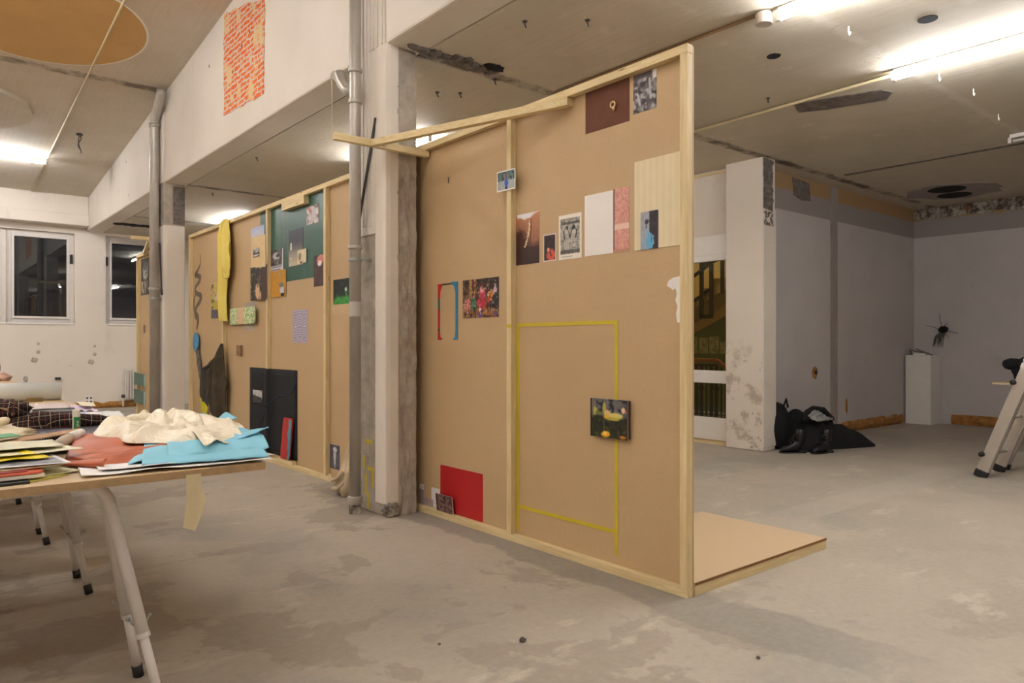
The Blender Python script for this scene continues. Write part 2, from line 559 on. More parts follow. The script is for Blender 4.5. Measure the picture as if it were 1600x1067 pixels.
def wallpic(name, label, cat, yL, yR, z0, z1, a, group=None, lift=0.0, th=.002, mat='print', kind=None):
    o = picture(name, a, (BX - lift, yL, z1), (0, yR - yL, 0), (0, 0, z0 - z1), (-1, 0, 0), th, mat=mat)
    return tag(o, label, cat, group, kind)


def quadpic(name, label, cat, q, a, x=BX, th=.002, lift=0.0, mat='print'):
    """print with four corners (y,z): top left, top right, bottom right, bottom left"""
    o = wallpic(name, label, cat, q[0][0], q[1][0], q[3][1], q[0][1], a, lift=lift, th=th, mat=mat)
    return o


# ------------------------------------------------------------------ the building
ZR = 3.41                     # ceiling of the right bay


def zl(y):                    # sloping ceiling of the left bay
    return 4.03 + .1075 * (15.77 - y)


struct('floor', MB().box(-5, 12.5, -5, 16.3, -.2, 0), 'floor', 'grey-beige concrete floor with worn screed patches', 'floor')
m = MB()
m.box(2.95, 12.8, -5, 4.9, ZR, ZR + .3).box(2.95, 8.0, 4.9, 16.0, ZR, ZR + .3)
struct('ceiling', m, 'ceil_right', 'low bare concrete ceiling over the right bay', 'ceiling')
m = MB()
m.prism([(-5, -5, zl(-5)), (2.66, -5, zl(-5)), (2.66, 16.1, zl(16.1)), (-5, 16.1, zl(16.1))], (0, 0, .2))
struct('ceiling', m, 'ceil_left', 'higher sloping concrete ceiling over the table side', 'ceiling')
# long edge beam between the two ceilings
m = MB()
m.prism([(2.65, -5, ZR), (2.65, 16, ZR), (2.65, 16, zl(16) + .05), (2.65, -5, zl(-5) + .05)], (.3, 0, 0))
beam = struct('beam', m, 'beam', 'long white plastered beam where the ceiling steps down', 'beam', bevel=.02)
# bricks laid bare on the beam
m = MB()
pts = []
for k in range(14):
    pts.append((6.95 + random.uniform(-.02, .02) - .03 * (k / 13), 3.66 + .92 * k / 13))
for k in range(9):
    pts.append((6.97 + (8.09 - 6.97) * (k + 1) / 10, 4.60 + .23 * (k + 1) / 10 + random.uniform(-.02, .02)))
for k in range(14):
    pts.append((8.09 + random.uniform(-.02, .02), 4.83 - 1.10 * k / 13))
for k in range(9):
    pts.append((8.06 - (8.06 - 6.97) * (k + 1) / 10, 3.73 - .07 * (k + 1) / 10 + random.uniform(-.02, .02)))
m.prism([(2.644, y, z) for y, z in pts], (.01, 0, 0))
struct('trim_1', m, 'brick', 'patch of bare orange bricks on the white beam', 'brick patch')

# window wall
WY = 16.0
wins = [(-1.02, .14), (.22, 1.38), (1.385, 2.455), (2.98, 4.1), (4.6, 5.7)]
WZ0, WZ1 = 1.64, 3.35
m = MB()
m.box(-5, 8, WY, WY + .3, 0, WZ0).box(-5, 8, WY, WY + .3, WZ1, 4.6)
xs = [-5] + [v for p in wins for v in p] + [8]
for i in range(0, len(xs), 2):
    m.box(xs[i], xs[i + 1], WY, WY + .3, WZ0, WZ1)
struct('wall_far', m, 'plaster', 'far white wall with the dark windows', 'wall')
m = MB().box(-5, 2.65, 15.77, 16.0, 3.47, zl(15.77) + .03).box(-5, 2.65, 15.70, 15.77, 3.47, 3.68)
struct('lintel_beam', m, 'plaster', 'white lintel beam with ledge above the far windows', 'beam', bevel=.012)
for n, (a, b) in enumerate(wins, 1):
    lab = 'dark night window, %s' % ['first from far left out of frame', 'second at left edge', 'left one with full frame showing', 'right one behind the upright board', 'behind the partition'][n - 1]
    t = thing('window_%d' % n, lab, 'window', ((a + b) / 2, WY + .1, WZ0), kind='structure')
    y0, y1 = WY + .09, WY + .15
    m = MB()
    F = .075
    m.box(a, a + F, y0, y1, WZ0, WZ1).box(b - F, b, y0, y1, WZ0, WZ1).box(a + F, b - F, y0, y1, WZ0, WZ0 + F).box(a + F, b - F, y0, y1, WZ1 - F, WZ1)
    S = F + .045
    m.box(a + F, a + S, y0 - .02, y1, WZ0 + F, WZ1 - F).box(b - S, b - F, y0 - .02, y1, WZ0 + F, WZ1 - F)
    m.box(a + S, b - S, y0 - .02, y1, WZ0 + F, WZ0 + S).box(a + S, b - S, y0 - .02, y1, WZ1 - S, WZ1 - F)
    m.build('window_frame', 'white_metal', t, bevel=.006)
    MB().box(a + S, b - S, y0 + .02, y0 + .028, WZ0 + S, WZ1 - S).build('pane', 'glass', t)
    hx = b - .045 if n % 2 else a + .03
    MB().box(hx - .02, hx + .02, y0 - .035, y0, 2.78, 2.95).build('handle', 'black_rubber', t, bevel=.005)
    MB().box(a - .0, b + .0, WY - .02, WY + .09, WZ0 - .03, WZ0).build('sill', 'white_paint', t, bevel=.004)
# torn-off skirting, foam showing
m = MB()
def foam(p0, p1, nrm, z0, z1, seg=40, seed=0):
    mb = MB()
    p0, p1, nrm = Vector(p0), Vector(p1), Vector(nrm)
    def f(u, v):
        p = p0.lerp(p1, u)
        ang = v * PI
        nn = noise.noise(Vector((u * 9 + seed, v * 3, 0)))
        n2 = noise.noise(Vector((u * 23 + seed, v * 5, 7)))
        d = (.035 + .02 * nn + .012 * n2) * math.sin(ang) - .004
        z = z0 + (z1 - z0) * v * (1 + .35 * nn)
        return p + nrm * d + Vector((0, 0, z))
    mb.grid(f, seg, 8)
    return mb
struct('baseboard_far', foam((1.9, WY - .004, 0), (3.6, WY - .004, 0), (0, -1, 0), .0, .12), 'foam', 'crumbling orange foam strip at base of far wall', 'baseboard', smooth=True)
# walls behind the camera and to the sides
struct('wall_back', MB().box(-5, 12.5, -5.2, -5, 0, 6.6), 'plaster', 'white wall behind the viewer', 'wall')
struct('wall_left', MB().box(-5.2, -5, -5, 16.3, 0, 6.6), 'plaster', 'white wall left of the tables out of frame', 'wall')

# ---- pillars
def pillar(y0, far, lab):
    x0, x1, y1 = 2.648, 2.905, y0 + .46
    t = thing('pillar', lab, 'pillar', (x0, y0, 0), kind='structure')
    top = 2.15 if not far else 0
    MB().box(x0, x1, y0, y1, 0, ZR + .03).build('concrete_core', 'rough', t, bevel=.012)
    # smooth plaster coat round the corner
    m = MB()
    zc = .09
    if not far:
        m.prism([(x0 - .014, y0 + .135, zc), (x0 - .014, y0 + .03, zc), (x0 - .005, y0 - .006, zc), (x0 + .03, y0 - .014, zc), (x0 + .10, y0 - .014, zc), (x0 + .10, y0 + .01, zc), (x0 + .01, y0 + .135, zc)], (0, 0, ZR - zc + .01))
    else:
        m.prism([(x0 - .014, y0 + .2, zc), (x0 - .014, y0 + .03, zc), (x0 - .005, y0 - .006, zc), (x0 + .03, y0 - .014, zc), (x1, y0 - .014, zc), (x1, y0 + .01, zc), (x0 + .01, y0 + .2, zc)], (0, 0, 2.75))
    m.build('plaster_coat', 'plaster', t, bevel=.008)
    # painted upper part on the long side, running up the beam
    m = MB().box(x0 - .01, x0 + .01, y0 + .135 if not far else y0 + .2, y1, 2.06 if not far else 0, ZR)
    for gy in (.20, .255, .31, .37):
        m.box(x0 - .016, x0 + .01, y0 + gy, y0 + gy + .022, 2.12, ZR)
    m.build('painted_face', 'plaster', t)
    m = MB().box(x0 - .012, x0 + .01, y0 + .0, y1, ZR, zl(y0) + .02)
    for gy in (.02, .09, .15, .20, .255, .31, .37):
        m.box(x0 - .02, x0 - .01, y0 + gy, y0 + gy + .022, ZR, zl(y0) + .02)
    m.build('painted_riser', 'beam', t, bevel=.004)
    if not far:
        mb = MB()
        def f(u, v):
            return (x0 + .085 + u * (x1 - x0 - .09), y0 - .004 - .02 * max(0, noise.noise(Vector((u * 3, v * 22, 4)))) - .012 * max(0, noise.noise(Vector((u * 9, v * 60, 1)))), .002 + v * 3.3)
        mb.grid(f, 18, 160)
        mb.build('rough_render', 'rough', t, smooth=True)
        MB().blob((x0 + .05, y0 - .0, .05), .075, .03, .06, .4, 4, 2).build('crumbled_base', 'broken', t, smooth=True)
        for k in range(6):
            pass
    else:
        MB().box(x0 + .11, x1 + .002, y0 - .006, y0 + .01, 2.86, ZR - .04).build('bare_blocks', 'dark_broken', t)
    return t
p1 = pillar(4.61, False, 'near pillar with rough grey sides and smooth white corner')
pillar(10.48, True, 'far white pillar between the tables and the long partition')
# yellow paint marks low on the near pillar
m = MB()
for y, z, dy, dz in ((4.86, .52, .10, .03), (4.83, .32, .10, .03), (4.80, .25, .03, .12), (4.90, .20, .03, .16), (4.87, .08, .03, .12), (4.93, .36, .03, .10)):
    m.box(2.6462, 2.650, y - dy / 2, y + dy / 2, z - dz / 2, z + dz / 2)
m.build('paint_mark', 'yellow_tape', p1)

# ---- right room
m = MB().box(7.88, 12.7, 4.9, 5.1, 0, ZR + .02)
struct('wall_right_back', m, 'plaster_right', 'shadowed grey-white wall behind the black heap', 'wall')
m = MB().box(12.5, 12.7, -5, 4.9, 0, ZR + .02)
struct('wall_right', m, 'plaster_right', 'dim grey-white wall behind the white plinth', 'wall')
struct('trim_2', MB().box(9.74, 9.93, 4.888, 4.91, 0, ZR), 'grey_plaster', 'grey plaster strip running up the shadowed wall', 'wall strip')
mb = MB()
def f(u, v):
    return (12.495 - .045 * abs(noise.noise(Vector((u * 30, v * 3, 1)))) - .03 * abs(noise.noise(Vector((u * 80, v * 6, 4)))) * (v > .01), 4.9 - u * 5.5, ZR - .01 - .17 * v * (1 + .3 * noise.noise(Vector((u * 25, 2, 2)))))
mb.grid(f, 180, 5)
struct('trim_3', mb, 'broken', 'broken concrete edge along the top of the plinth wall', 'broken edge')
struct('trim_4', MB().prism([(8.74, 4.893, 3.39), (9.17, 4.893, 3.37), (9.20, 4.893, 3.14), (8.98, 4.893, 3.12), (8.78, 4.893, 3.16)], (0, .02, 0)), 'dark_broken', 'dark grey hole patch at the top of the shadowed wall', 'wall patch')
struct('baseboard_right', foam((9.2, 4.896, 0), (12.05, 4.896, 0), (0, -1, 0), 0, .15, 60, 3), 'foam', 'crumbling brown foam strip left of the plinth', 'baseboard', smooth=True)
struct('baseboard_right_2', foam((12.496, 4.35, 0), (12.496, -2, 0), (-1, 0, 0), .0, .15, 90, 8), 'foam', 'crumbling brown foam strip right of the plinth', 'baseboard', smooth=True)
t = thing('socket_box', 'broken brown wall socket box left of the grey strip', 'socket', (9.32, 4.89, .865))
MB().blob((9.32, 4.898, .865), .07, .012, .075, .35, 5, 1, flat=False).build('broken_plaster', 'foam', t, smooth=True)
MB().box(9.295, 9.345, 4.876, 4.89, .84, .89).build('socket', 'black_rubber', t, bevel=.004)
tag(MB().blob((10.21, 4.899, .37), .03, .008, .10, .4, 5, 3, flat=False).build('wall_hole', 'foam', base=(10.21, 4.89, .3), smooth=True), 'small chipped brown hole low on the shadowed wall', 'hole')

# right column
t = thing('pillar', 'white pillar beside the glass door with dark chipped top corner', 'pillar', (7.6, 4.62, 0), kind='structure')
MB().box(7.6, 7.87, 4.62, 5.12, 0, ZR + .02).build('column_core', 'stained', t, bevel=.015)
MB().box(7.60, 7.872, 4.611, 4.63, .05, 2.82).build('plaster_coat', 'plaster', t, bevel=.006)
mb = MB()
def f(u, v):
    return (7.603 + u * .2 * (1 - .25 * noise.noise(Vector((9, v * 14, 0)))), 4.616 - .03 * abs(noise.noise(Vector((u * 4, v * 18, 2)))), 2.62 + v * .78)
mb.grid(f, 8, 40)
mb.build('chipped_corner', 'dark_broken', t)
# wall with the glass door
DX = 7.75
m = MB().box(DX, DX + .2, 6.1, 16, 0, ZR + .02)
m.box(DX, DX + .2, 5.12, 6.1, 2.60, ZR + .02)
struct('wall_door', m, 'plaster', 'beige boarded wall above and beside the glass door', 'wall')
struct('trim_5', MB().box(DX - .012, DX + .01, 5.13, 6.1, 2.36, 2.60), 'white_paint', 'white panel over the glass door', 'panel', bevel=.004)
struct('trim_6', MB().box(DX - .02, DX + .01, 5.15, 7.3, ZR - .05, ZR - .02), 'pine_y', 'thin batten at the ceiling over the glass door', 'batten')
t = thing('door_1', 'white framed glass door to the stairwell beside the right pillar', 'door', (DX, 5.6, 0), kind='structure')
m = MB()
m.box(DX - .01, DX + .07, 5.10, 5.15, .02, 2.36).box(DX - .01, DX + .07, 6.03, 6.1, .02, 2.36).box(DX - .01, DX + .07, 5.15, 6.03, 2.285, 2.36)
m.box(DX, DX + .05, 5.15, 6.03, .757, .914).box(DX, DX + .05, 5.15, 6.03, .05, .327)
m.box(DX, DX + .05, 5.15, 5.165, .327, 2.285).box(DX, DX + .05, 5.96, 6.03, .327, 2.285)
m.build('door_frame', 'white_paint', t, bevel=.004)
MB().box(DX + .02, DX + .026, 5.16, 5.97, .914, 2.285).build('upper_pane', 'door_glass', t)
MB().box(DX + .02, DX + .026, 5.16, 5.97, .327, .757).build('lower_pane', 'door_glass', t)
m = MB().box(DX - .03, DX - .005, 5.145, 5.20, .96, 1.12)
m.build('door_handle', 'white_metal', t, bevel=.004)
MB().box(DX - .03, DX + .08, 5.10, 6.1, 0, .03).build('threshold', 'pine_y', t)

# stairwell seen through the door
t = NT('stairwell_wall')
x, y, z = t.xyz()
ln = t.math('MINIMUM', t.math('ADD', t.math('MULTIPLY', t.math('SUBTRACT', 8.35, y), .45), 1.47), 1.82)
c = t.mix(t.ramp(t.math('SUBTRACT', z, ln), -.005, .005), lin((98, 122, 84)), lin((206, 178, 120)))
MAT['stairwall'] = t.fin(c, .7)
MAT['stair_cream'] = M('stairwell_cream', (206, 178, 120), .8)
MAT['stair_stone'] = M('stair_stone', (176, 150, 110), .6)
MAT['black_iron'] = M('black_iron', (30, 28, 27), .5, .3)
MAT['rail_wood'] = M('handrail_wood', (150, 84, 50), .35)
struct('wall_stairwell', MB().box(11.45, 11.6, 5.1, 12, -.2, 5), 'stairwall', 'green and cream stairwell wall behind the glass door', 'wall')
m = MB().box(7.95, 11.6, 11.8, 12, -.2, 5).box(7.95, 11.6, 5.1, 5.15, -.2, 5)
struct('wall_stairwell_side', m, 'stair_cream', 'cream side walls of the stairwell', 'wall')
struct('ceiling_stairwell', MB().box(7.95, 11.6, 5.1, 12, 4.6, 4.7), 'stair_cream', 'stairwell ceiling', 'ceiling')
struct('floor_stairwell', MB().box(12.49, 12.5, 5.1, 12, -.2, -.19).box(7.95, 11.6, 16.29, 16.3, -.21, -.2), 'stair_stone', 'stairwell floor edge', 'floor')
t = thing('staircase', 'pale stone stair flight behind the glass door', 'stairs', (11.1, 8.6, 0), kind='structure')
m = MB()
pts = [(9.2, 1.25)]
for k in range(8):
    yy = 9.1 - k * .27
    pts += [(yy, 1.45 + k * .155), (yy - .27, 1.45 + k * .155)]
pts += [(6.94, 2.25), (7.1, 2.25)]
m.prism([(10.75, y, z) for y, z in pts], (.7, 0, 0))
m.build('flight', 'stair_stone', t, bevel=.004)
t = thing('stair_railing', 'black iron railing of the upper stair flight behind the glass door', 'railing', (10.7, 8.2, 1.8))
def zr(y): return 1.90 + (8.06 - y) * .56
MB().bar((10.72, 9.1, zr(9.1)), (10.72, 7.55, zr(7.55)), .05, .025).build('rail', 'black_iron', t)
MB().bar((10.72, 9.1, zr(9.1) + .44), (10.72, 7.3, zr(7.3) + .44), .05, .04).build('handrail', 'black_iron', t)
for k in range(8):
    yy = 8.9 - k * .17
    MB().bar((10.72, yy, zr(yy)), (10.72, yy, zr(yy) + .44), .018, .018, (1, 0, 0)).build('baluster', 'black_iron', t)
m = MB()
for yy in (7.62, 7.42):
    m.bar((10.6, yy, 1.70), (10.6, yy, 3.0), .065, .04, (0, 1, 0))
m.bar((10.6, 7.65, 1.72), (10.6, 7.39, 1.72), .07, .04)
m.bar((10.6, 7.65, 2.58), (10.6, 7.2, 2.72), .07, .03)
m.bar((10.6, 7.2, 2.1), (10.6, 7.2, 3.0), .06, .04, (0, 1, 0))
m.build('newel_frame', 'black_iron', t)
t = thing('landing_railing', 'black iron landing railing with wooden handrail behind the glass door', 'railing', (9.0, 6.3, 0))
m = MB()
m.bar((9, 7.2, 1.01), (9, 6.2, 1.01), .05, .06)
m.bar((9, 6.2, 1.01), (9, 5.6, .62), .05, .06)
m.build('handrail', 'rail_wood', t, bevel=.012)
for p_, q_, a_ in (((9, 7.2, .94), (9, 6.2, .94), .03), ((9, 7.2, .17), (9, 5.6, .17), .05), ((9, 7.2, .22), (9, 5.6, .22), .015)):
    MB().bar(p_, q_, a_, .03).build('rail', 'black_iron', t)
for k in range(18):
    yy = 7.15 - k * .085
    wd = .05 if k % 3 else .022
    top = .94 if yy > 6.2 else .94 - (6.2 - yy) * .65
    MB().bar((9, yy, 0), (9, yy, top), wd, .02, (0, 1, 0)).build('baluster', 'black_iron', t)
for k in range(6):
    yy = 7.02 - k * .255
    for zz in ((.80, .60) if yy - .06 > 6.2 else (.60,)):
        MB().bar((9, yy, zz), (9, yy - .085, zz), .05, .02).build('cross_piece', 'black_iron', t)
for k, (y0, y1, z0, z1) in enumerate(((8.50, 8.327, 1.07, 1.38), (8.284, 8.09, 1.07, 1.36), (8.057, 7.85, 1.07, 1.38), (7.822, 7.63, 1.07, 1.28))):
    a = cv(12, 18, (176, 180, 150)); nz(a, .25, 3); spl(a, .62, 2, (120, 128, 104)); bor(a, .08, .06, (190, 192, 165))
    o = picture('drawing', a, (11.448, y0, z1), (0, y1 - y0, 0), (0, 0, z0 - z1), (-1, 0, 0), .003)
    tag(o, 'framed pale drawing on the green stairwell wall, %s' % ['leftmost of the four', 'second from left', 'third from left', 'rightmost and lower at its top'][k], 'drawing', 'drawings on the stairwell wall')
t = thing('stairwell_lamp', 'round warm ceiling lamp in the stairwell', 'lamp', (9.8, 7.2, 4.5))
MB().blob((9.8, 7.2, 4.5), .18, .18, .1, 0, 1, 0, flat=False).build('lamp_shade', 'bulb', t, smooth=True)

# ------------------------------------------------------------------ lamps
def lamp(label, p, axis, L=1.5, lit=True, rise=0.0, group=None):
    """bare fluorescent batten: p = end of tube, axis 'x' or 'y', running to the negative side"""
    t = thing('fluorescent_lamp', label, 'lamp', p, group)
    d = Vector((-1, 0, 0)) if axis == 'x' else Vector((0, -1, 0))
    s = Vector((0, 1, 0)) if axis == 'x' else Vector((1, 0, 0))
    p = Vector(p)
    q = p + d * L
    up = Vector((0, 0, 1))
    MB().bar(p + up * .05, q + up * .05, .04, .03).build('housing', 'white_metal', t, bevel=.004)
    MB().tube([p + d * .03, q - d * .03], .015, 12).build('tube', 'tube' if lit else 'white_paint', t, smooth=True)
    for e, g in ((p, 1), (q, -1)):
        MB().bar(e + up * .04, e - up * .02, .03, .03, (1, 0, 0)).build('tube_holder', 'white_metal', t, bevel=.004)
    for e in (p + d * .3, q - d * .3):
        MB().bar(e + up * .06, e + up * .076, .03, .03, (1, 0, 0)).build('ceiling_bracket', 'white_metal', t)
    return t
G1, G2 = 'fluorescent lamps under the low ceiling', 'fluorescent lamps under the high ceiling'
lamp('lit fluorescent tube nearest the tall partition end, round box at its end', (4.30, 2.50, 3.335), 'y', group=G1)
lamp('lit fluorescent tube at right picture edge, above the dark ceiling patch', (5.97, 2.49, 3.335), 'y', group=G1)
lamp('unlit white fluorescent fitting at the far right edge of the low ceiling', (8.75, 2.50, 3.335), 'y', lit=False, group=G1)
lamp('lit tube behind the long partition, glow showing beside the near drainpipe', (4.10, 7.75, 3.335), 'y', group=G1)
lamp('lit tube behind the long partition, glow showing beside the far pillar', (4.35, 13.5, 3.33), 'y', group=G1)
for x, y, lab in ((4.30, -1.6, 'nearest the beam'),):
    lamp('lit tube of the low ceiling out of frame right, ' + lab, (x, y, 3.30), 'y', group=G1)
lamp('lit fluorescent tube under the high ceiling at left picture edge', (1.72, 13.8, zl(13.8) - .09), 'x', group=G2)
for x, y, lab in ((1.30, 7.2, 'above the far tables'), (1.10, 2.9, 'above the front table'), (1.10, -1.8, 'behind the viewer'),
                  (-1.2, 9.6, 'added far left of the far tables'), (-.6, 12.4, 'added near the far windows'), (-1.6, 5.0, 'added left of the front table'), (-1.6, .2, 'added left of the viewer'), (-2.9, 7.0, 'added along the left wall'), (-2.9, 2.4, 'left of the viewer by the wall, added')):  # tubes on this line are unseen, added to brighten the left bay
    lamp('lit tube under the high ceiling out of frame, ' + lab, (x, y, zl(y) - .09), 'x', group=G2)
t = thing('junction_box', 'round white junction box where the near tube meets its conduit', 'junction box', (4.29, 2.60, 3.36))
MB().disc((4.29, 2.60), .055, 3.325, 3.40, 24).build('box', 'white_metal', t, bevel=.006)
MB().bar((4.29, 2.60, 3.40), (4.29, 2.60, ZR), .05, .05, (1, 0, 0)).build('mount', 'white_metal', t)
tag(MB().tube([(4.27, 2.64, 3.395), (4.26, 4.55, 3.395)], .012, 8).build('conduit', M('brown_conduit', (150, 120, 82), .6), base=(4.27, 3.5, 3.395), smooth=True), 'brown conduit on the low ceiling leading to the round junction box', 'conduit')
tag(MB().tube([(6.03, 2.53, 3.385), (6.10, 4.60, 3.385)], .014, 8).build('conduit', 'masking', base=(6.1, 3.5, 3.385), smooth=True), 'cream conduit on the low ceiling beside the dark patch', 'conduit')
tag(MB().tube([(1.73, 15.7, zl(15.7) - .015), (1.734, 4.0, zl(4) - .015)], .013, 8).build('conduit', 'masking', base=(1.73, 10, zl(10)), smooth=True), 'cream conduit running along the high ceiling past the mustard circle', 'conduit')

# ------------------------------------------------------------------ marks and openings in the ceilings
def onslope(c, r, drop, thk, n=64, jit=0.0):
    m = MB(); pts = []
    for k in range(n):
        a = 2 * PI * k / n
        q = r * (1 + random.uniform(-jit, jit))
        x, y = c[0] + q * math.cos(a), c[1] + q * math.sin(a)
        pts.append((x, y, zl(y) - drop))
    return m.prism(pts, (0, 0, thk))
struct('trim_7', onslope((1.15, 9.27), 1.0, .006, .004), 'paper', 'pale rim round the mustard ceiling circle', 'ceiling rim')
struct('trim_8', onslope((1.15, 9.27), .975, .010, .006), 'mustard', 'big mustard yellow painted circle on the high ceiling', 'ceiling circle')
struct('trim_9', onslope((.55, 12.0), .78, .06, .065, 48, .012), 'ceil_left', 'round concrete plate on the high ceiling at left edge', 'ceiling plate')
struct('trim_10', MB().prism([(6.13, 3.42, ZR - .006), (6.36, 2.76, ZR - .006), (6.50, 2.72, ZR - .006), (6.66, 2.84, ZR - .006), (6.52, 3.30, ZR - .006), (6.40, 3.52, ZR - .006), (6.28, 3.48, ZR - .006)], (0, 0, .01)), 'dark_broken', 'dark exposed patch in the low ceiling under the right conduit', 'ceiling patch')
struct('trim_11', MB().disc((11.4, 3.93), .58, ZR - .008, ZR + .01, 24, .12), 'grey_plaster', 'grey repaired area round the twin ceiling holes', 'ceiling patch')
for (x, y, r, lab) in ((11.15, 3.94, .235, 'further of the two large dark round ceiling holes'), (11.66, 4.02, .22, 'nearer of the two large dark round ceiling holes')):
    m = MB().disc((x, y), r, ZR - .012, ZR + .01, 32)
    tag(m.build('ceiling_hole', 'hole', base=(x, y, ZR - .012)), lab, 'hole')
tag(MB().disc((5.22, 1.96), .06, ZR - .006, ZR + .01, 24).build('ceiling_hole', 'hole', base=(5.22, 1.96, ZR - .006)), 'small round dark ceiling hole between the two lit tubes', 'hole')
tag(MB().disc((5.0, 2.95), .05, ZR - .006, ZR + .01, 18, .1).build('ceiling_hole', 'hole', base=(5.0, 2.95, ZR - .006)), 'tiny dark ceiling hole left of the lit tubes', 'hole')
struct('trim_12', MB().box(9.20, 9.27, 1.2, 4.45, ZR - .006, ZR + .01), 'dark_broken', 'dark joint line across the low ceiling', 'ceiling joint')
m = MB()
for k in range(9):
    m.blob((2.83 + .09 * k, 4.52 + .02 * math.sin(k), ZR - .005), .055, .04 + .02 * (k % 3), .02, .5, 4, k, 14, False)
struct('trim_13', m, 'dark_broken', 'broken dark edge of the ceiling above the near pillar', 'broken edge', smooth=True)
tag(MB().blob((3.52, 4.46, ZR - .005), .09, .055, .025, .3, 3, 5, 18, False).build('ceiling_hole', 'hole', base=(3.5, 4.46, ZR), smooth=True), 'ragged black hole in the ceiling joint by the near pillar', 'hole')
m = MB()
for k in range(9):
    m.blob((2.93 + .10 * k, 14.62 - .02 * (k % 3), ZR), .09, .16, .012, .5, 4, k, 14, False)
struct('trim_14', m, 'hole', 'black burnt streak on the ceiling left of the far pillar', 'ceiling mark', smooth=True)
# hooks
t = thing('ceiling_hook', 'rusty twisted wire hook hanging from the high ceiling', 'hook', (1.98, 12.5, zl(12.5)))
z0 = zl(12.5)
MB().disc((1.98, 12.5), .045, z0 - .02, z0 + .01, 12).build('plate', 'dark_metal', t)
m = MB().tube([(1.98 + .02 * math.sin(k), 12.5 + .012 * math.cos(k * 1.3), z0 - k * .035) for k in range(9)], .008, 6)
m.tube([(1.99 - .025 * math.sin(k * .5), 12.5, z0 - k * .035) for k in range(8)], .007, 6)
m.build('wire', 'dark_metal', t)
hooks = [(4.93, 2.35, 'white hook on the low ceiling right of the first lit tube'), (6.35, 2.30, 'white hook under the right lit tube end'), (6.95, 2.25, 'white hook on the low ceiling right of the dark patch'), (7.9, 2.35, 'white hook furthest right on the low ceiling')]
for (x, y, lab) in hooks:
    m = MB().tube([(x, y, ZR), (x, y, ZR - .04), (x + .012, y, ZR - .055), (x + .024, y, ZR - .045), (x + .022, y, ZR - .03)], .005, 6)
    tag(m.build('ceiling_hook', 'white_paint', base=(x, y, ZR)), lab, 'hook', 'small white ceiling hooks')
nails = [(3.181, 3.698, 'above the brace middle'), (3.491, 3.416, 'above the dark brown sheet'), (3.693, 4.669, 'just above the brace diagonal'), (3.662, 5.110, 'above the brace, right of the near pillar'), (3.501, 5.223, 'closest to the near pillar'), (3.117, 8.391, 'between the brick patch and the long partition'), (3.372, 10.796, 'left of the yellow shirt top'), (5.820, 3.488, 'left of the dark ceiling patch'), (4.293, 3.583, 'over the end of the near partition')]
for (x, y, lab) in nails:
    m = MB().tube([(x, y, ZR + .005), (x, y, ZR - .02), (x + .02, y + .01, ZR - .035)], .006, 6).disc((x, y), .018, ZR - .006, ZR + .004, 8)
    tag(m.build('ceiling_anchor', 'dark_metal', base=(x, y, ZR)), 'small rusty wire stub on the low ceiling ' + lab, 'wire stub', 'rusty wire stubs in the low ceiling')

# ------------------------------------------------------------------ drainpipes
def ring(m, x, y, z, r, h):
    m.tube([(x, y, z - h / 2), (x, y, z + h / 2)], r, 20)
px, py = 2.54, 4.87
t = thing('drainpipe', 'grey metal drainpipe with side branch on the near pillar', 'pipe', (px, py, 0))
MB().tube([(px, py, .10), (px, py, zl(py))], .043, 20).build('pipe', 'galv', t, smooth=True)
for z, nm in ((.10, 'foot_socket'), (1.96, 'collar'), (3.26, 'collar'), (3.03, 'collar')):
    m = MB(); ring(m, px, py, z, .052 if z > .2 else .055, .06 if z < .2 else .03); m.build(nm, 'galv', t, smooth=True, bevel=.004)
MB().tube([(px, py, 0), (px, py, .09)], .045, 20).build('pipe_end', 'broken', t)
MB().tube([(px, py + .02, 3.10), (px, py + .14, 3.16), (px, py + .21, 3.23), (px, py + .25, 3.30), (px + .02, py + .36, 3.33)], [.042, .042, .042, .043, .04], 18).build('branch', 'galv', t, smooth=True)
m = MB(); ring(m, px, py, 1.87, .050, .022); m.box(px - .01, 2.66, py - .06, py - .035, 1.86, 1.88); m.tube([(px + .02, py - .07, 1.87), (px + .02, py - .03, 1.87)], .009, 8)
m.build('clamp', 'zinc', t)
# tape wrapped on the pipe
m = MB().tube([(px, py, 1.45), (px, py, 1.56)], .046, 20, cap=False)
m.build('tape_wrap', M('clear_tape', (190, 184, 175), .25), t, smooth=True)
px, py = 2.56, 10.62
t = thing('drainpipe', 'grey metal drainpipe bending into the ceiling at the far pillar', 'pipe', (px, py, 0))
MB().tube([(px, py, 0), (px, py, 4.2), (px, py - .02, 4.28), (px, py - .30, 4.47), (px, py - .36, 4.53), (px, py - .37, zl(py) - .01)], .062, 18).build('pipe', 'galv', t, smooth=True)
for z in (1.98, 4.18):
    m = MB(); ring(m, px, py, z, .072, .05); m.build('collar', 'galv', t, smooth=True)
m = MB(); ring(m, px, py, 1.86, .069, .03); m.box(px, 2.630, py - .07, py - .04, 1.85, 1.87); m.build('clamp', 'zinc', t)
t = thing('metal_rod', 'thin dark steel rod leaning against the near pillar above the clamp', 'rod', (2.60, 4.92, 1.9))
MB().tube([(2.60, 4.92, 2.17), (2.632, 4.73, 2.90)], .011, 8).build('shaft', 'dark_metal', t, smooth=True)
MB().tube([(2.60, 4.92, 1.87), (2.60, 4.92, 2.17)], .011, 8).build('lower_end', 'dark_metal', t, smooth=True)
MB().tube([(2.625, 4.775, 2.70), (2.628, 4.765, 2.74)], .022, 6).build('nut', 'dark_metal', t)
tag(MB().tube([(2.605, 10.54, 2.6), (2.605, 10.45, 2.0), (2.605, 10.42, 1.9)], .012, 8).build('metal_rod', 'dark_metal', base=(2.6, 10.45, 1.9), smooth=True), 'thin dark rod beside the far drainpipe', 'rod')
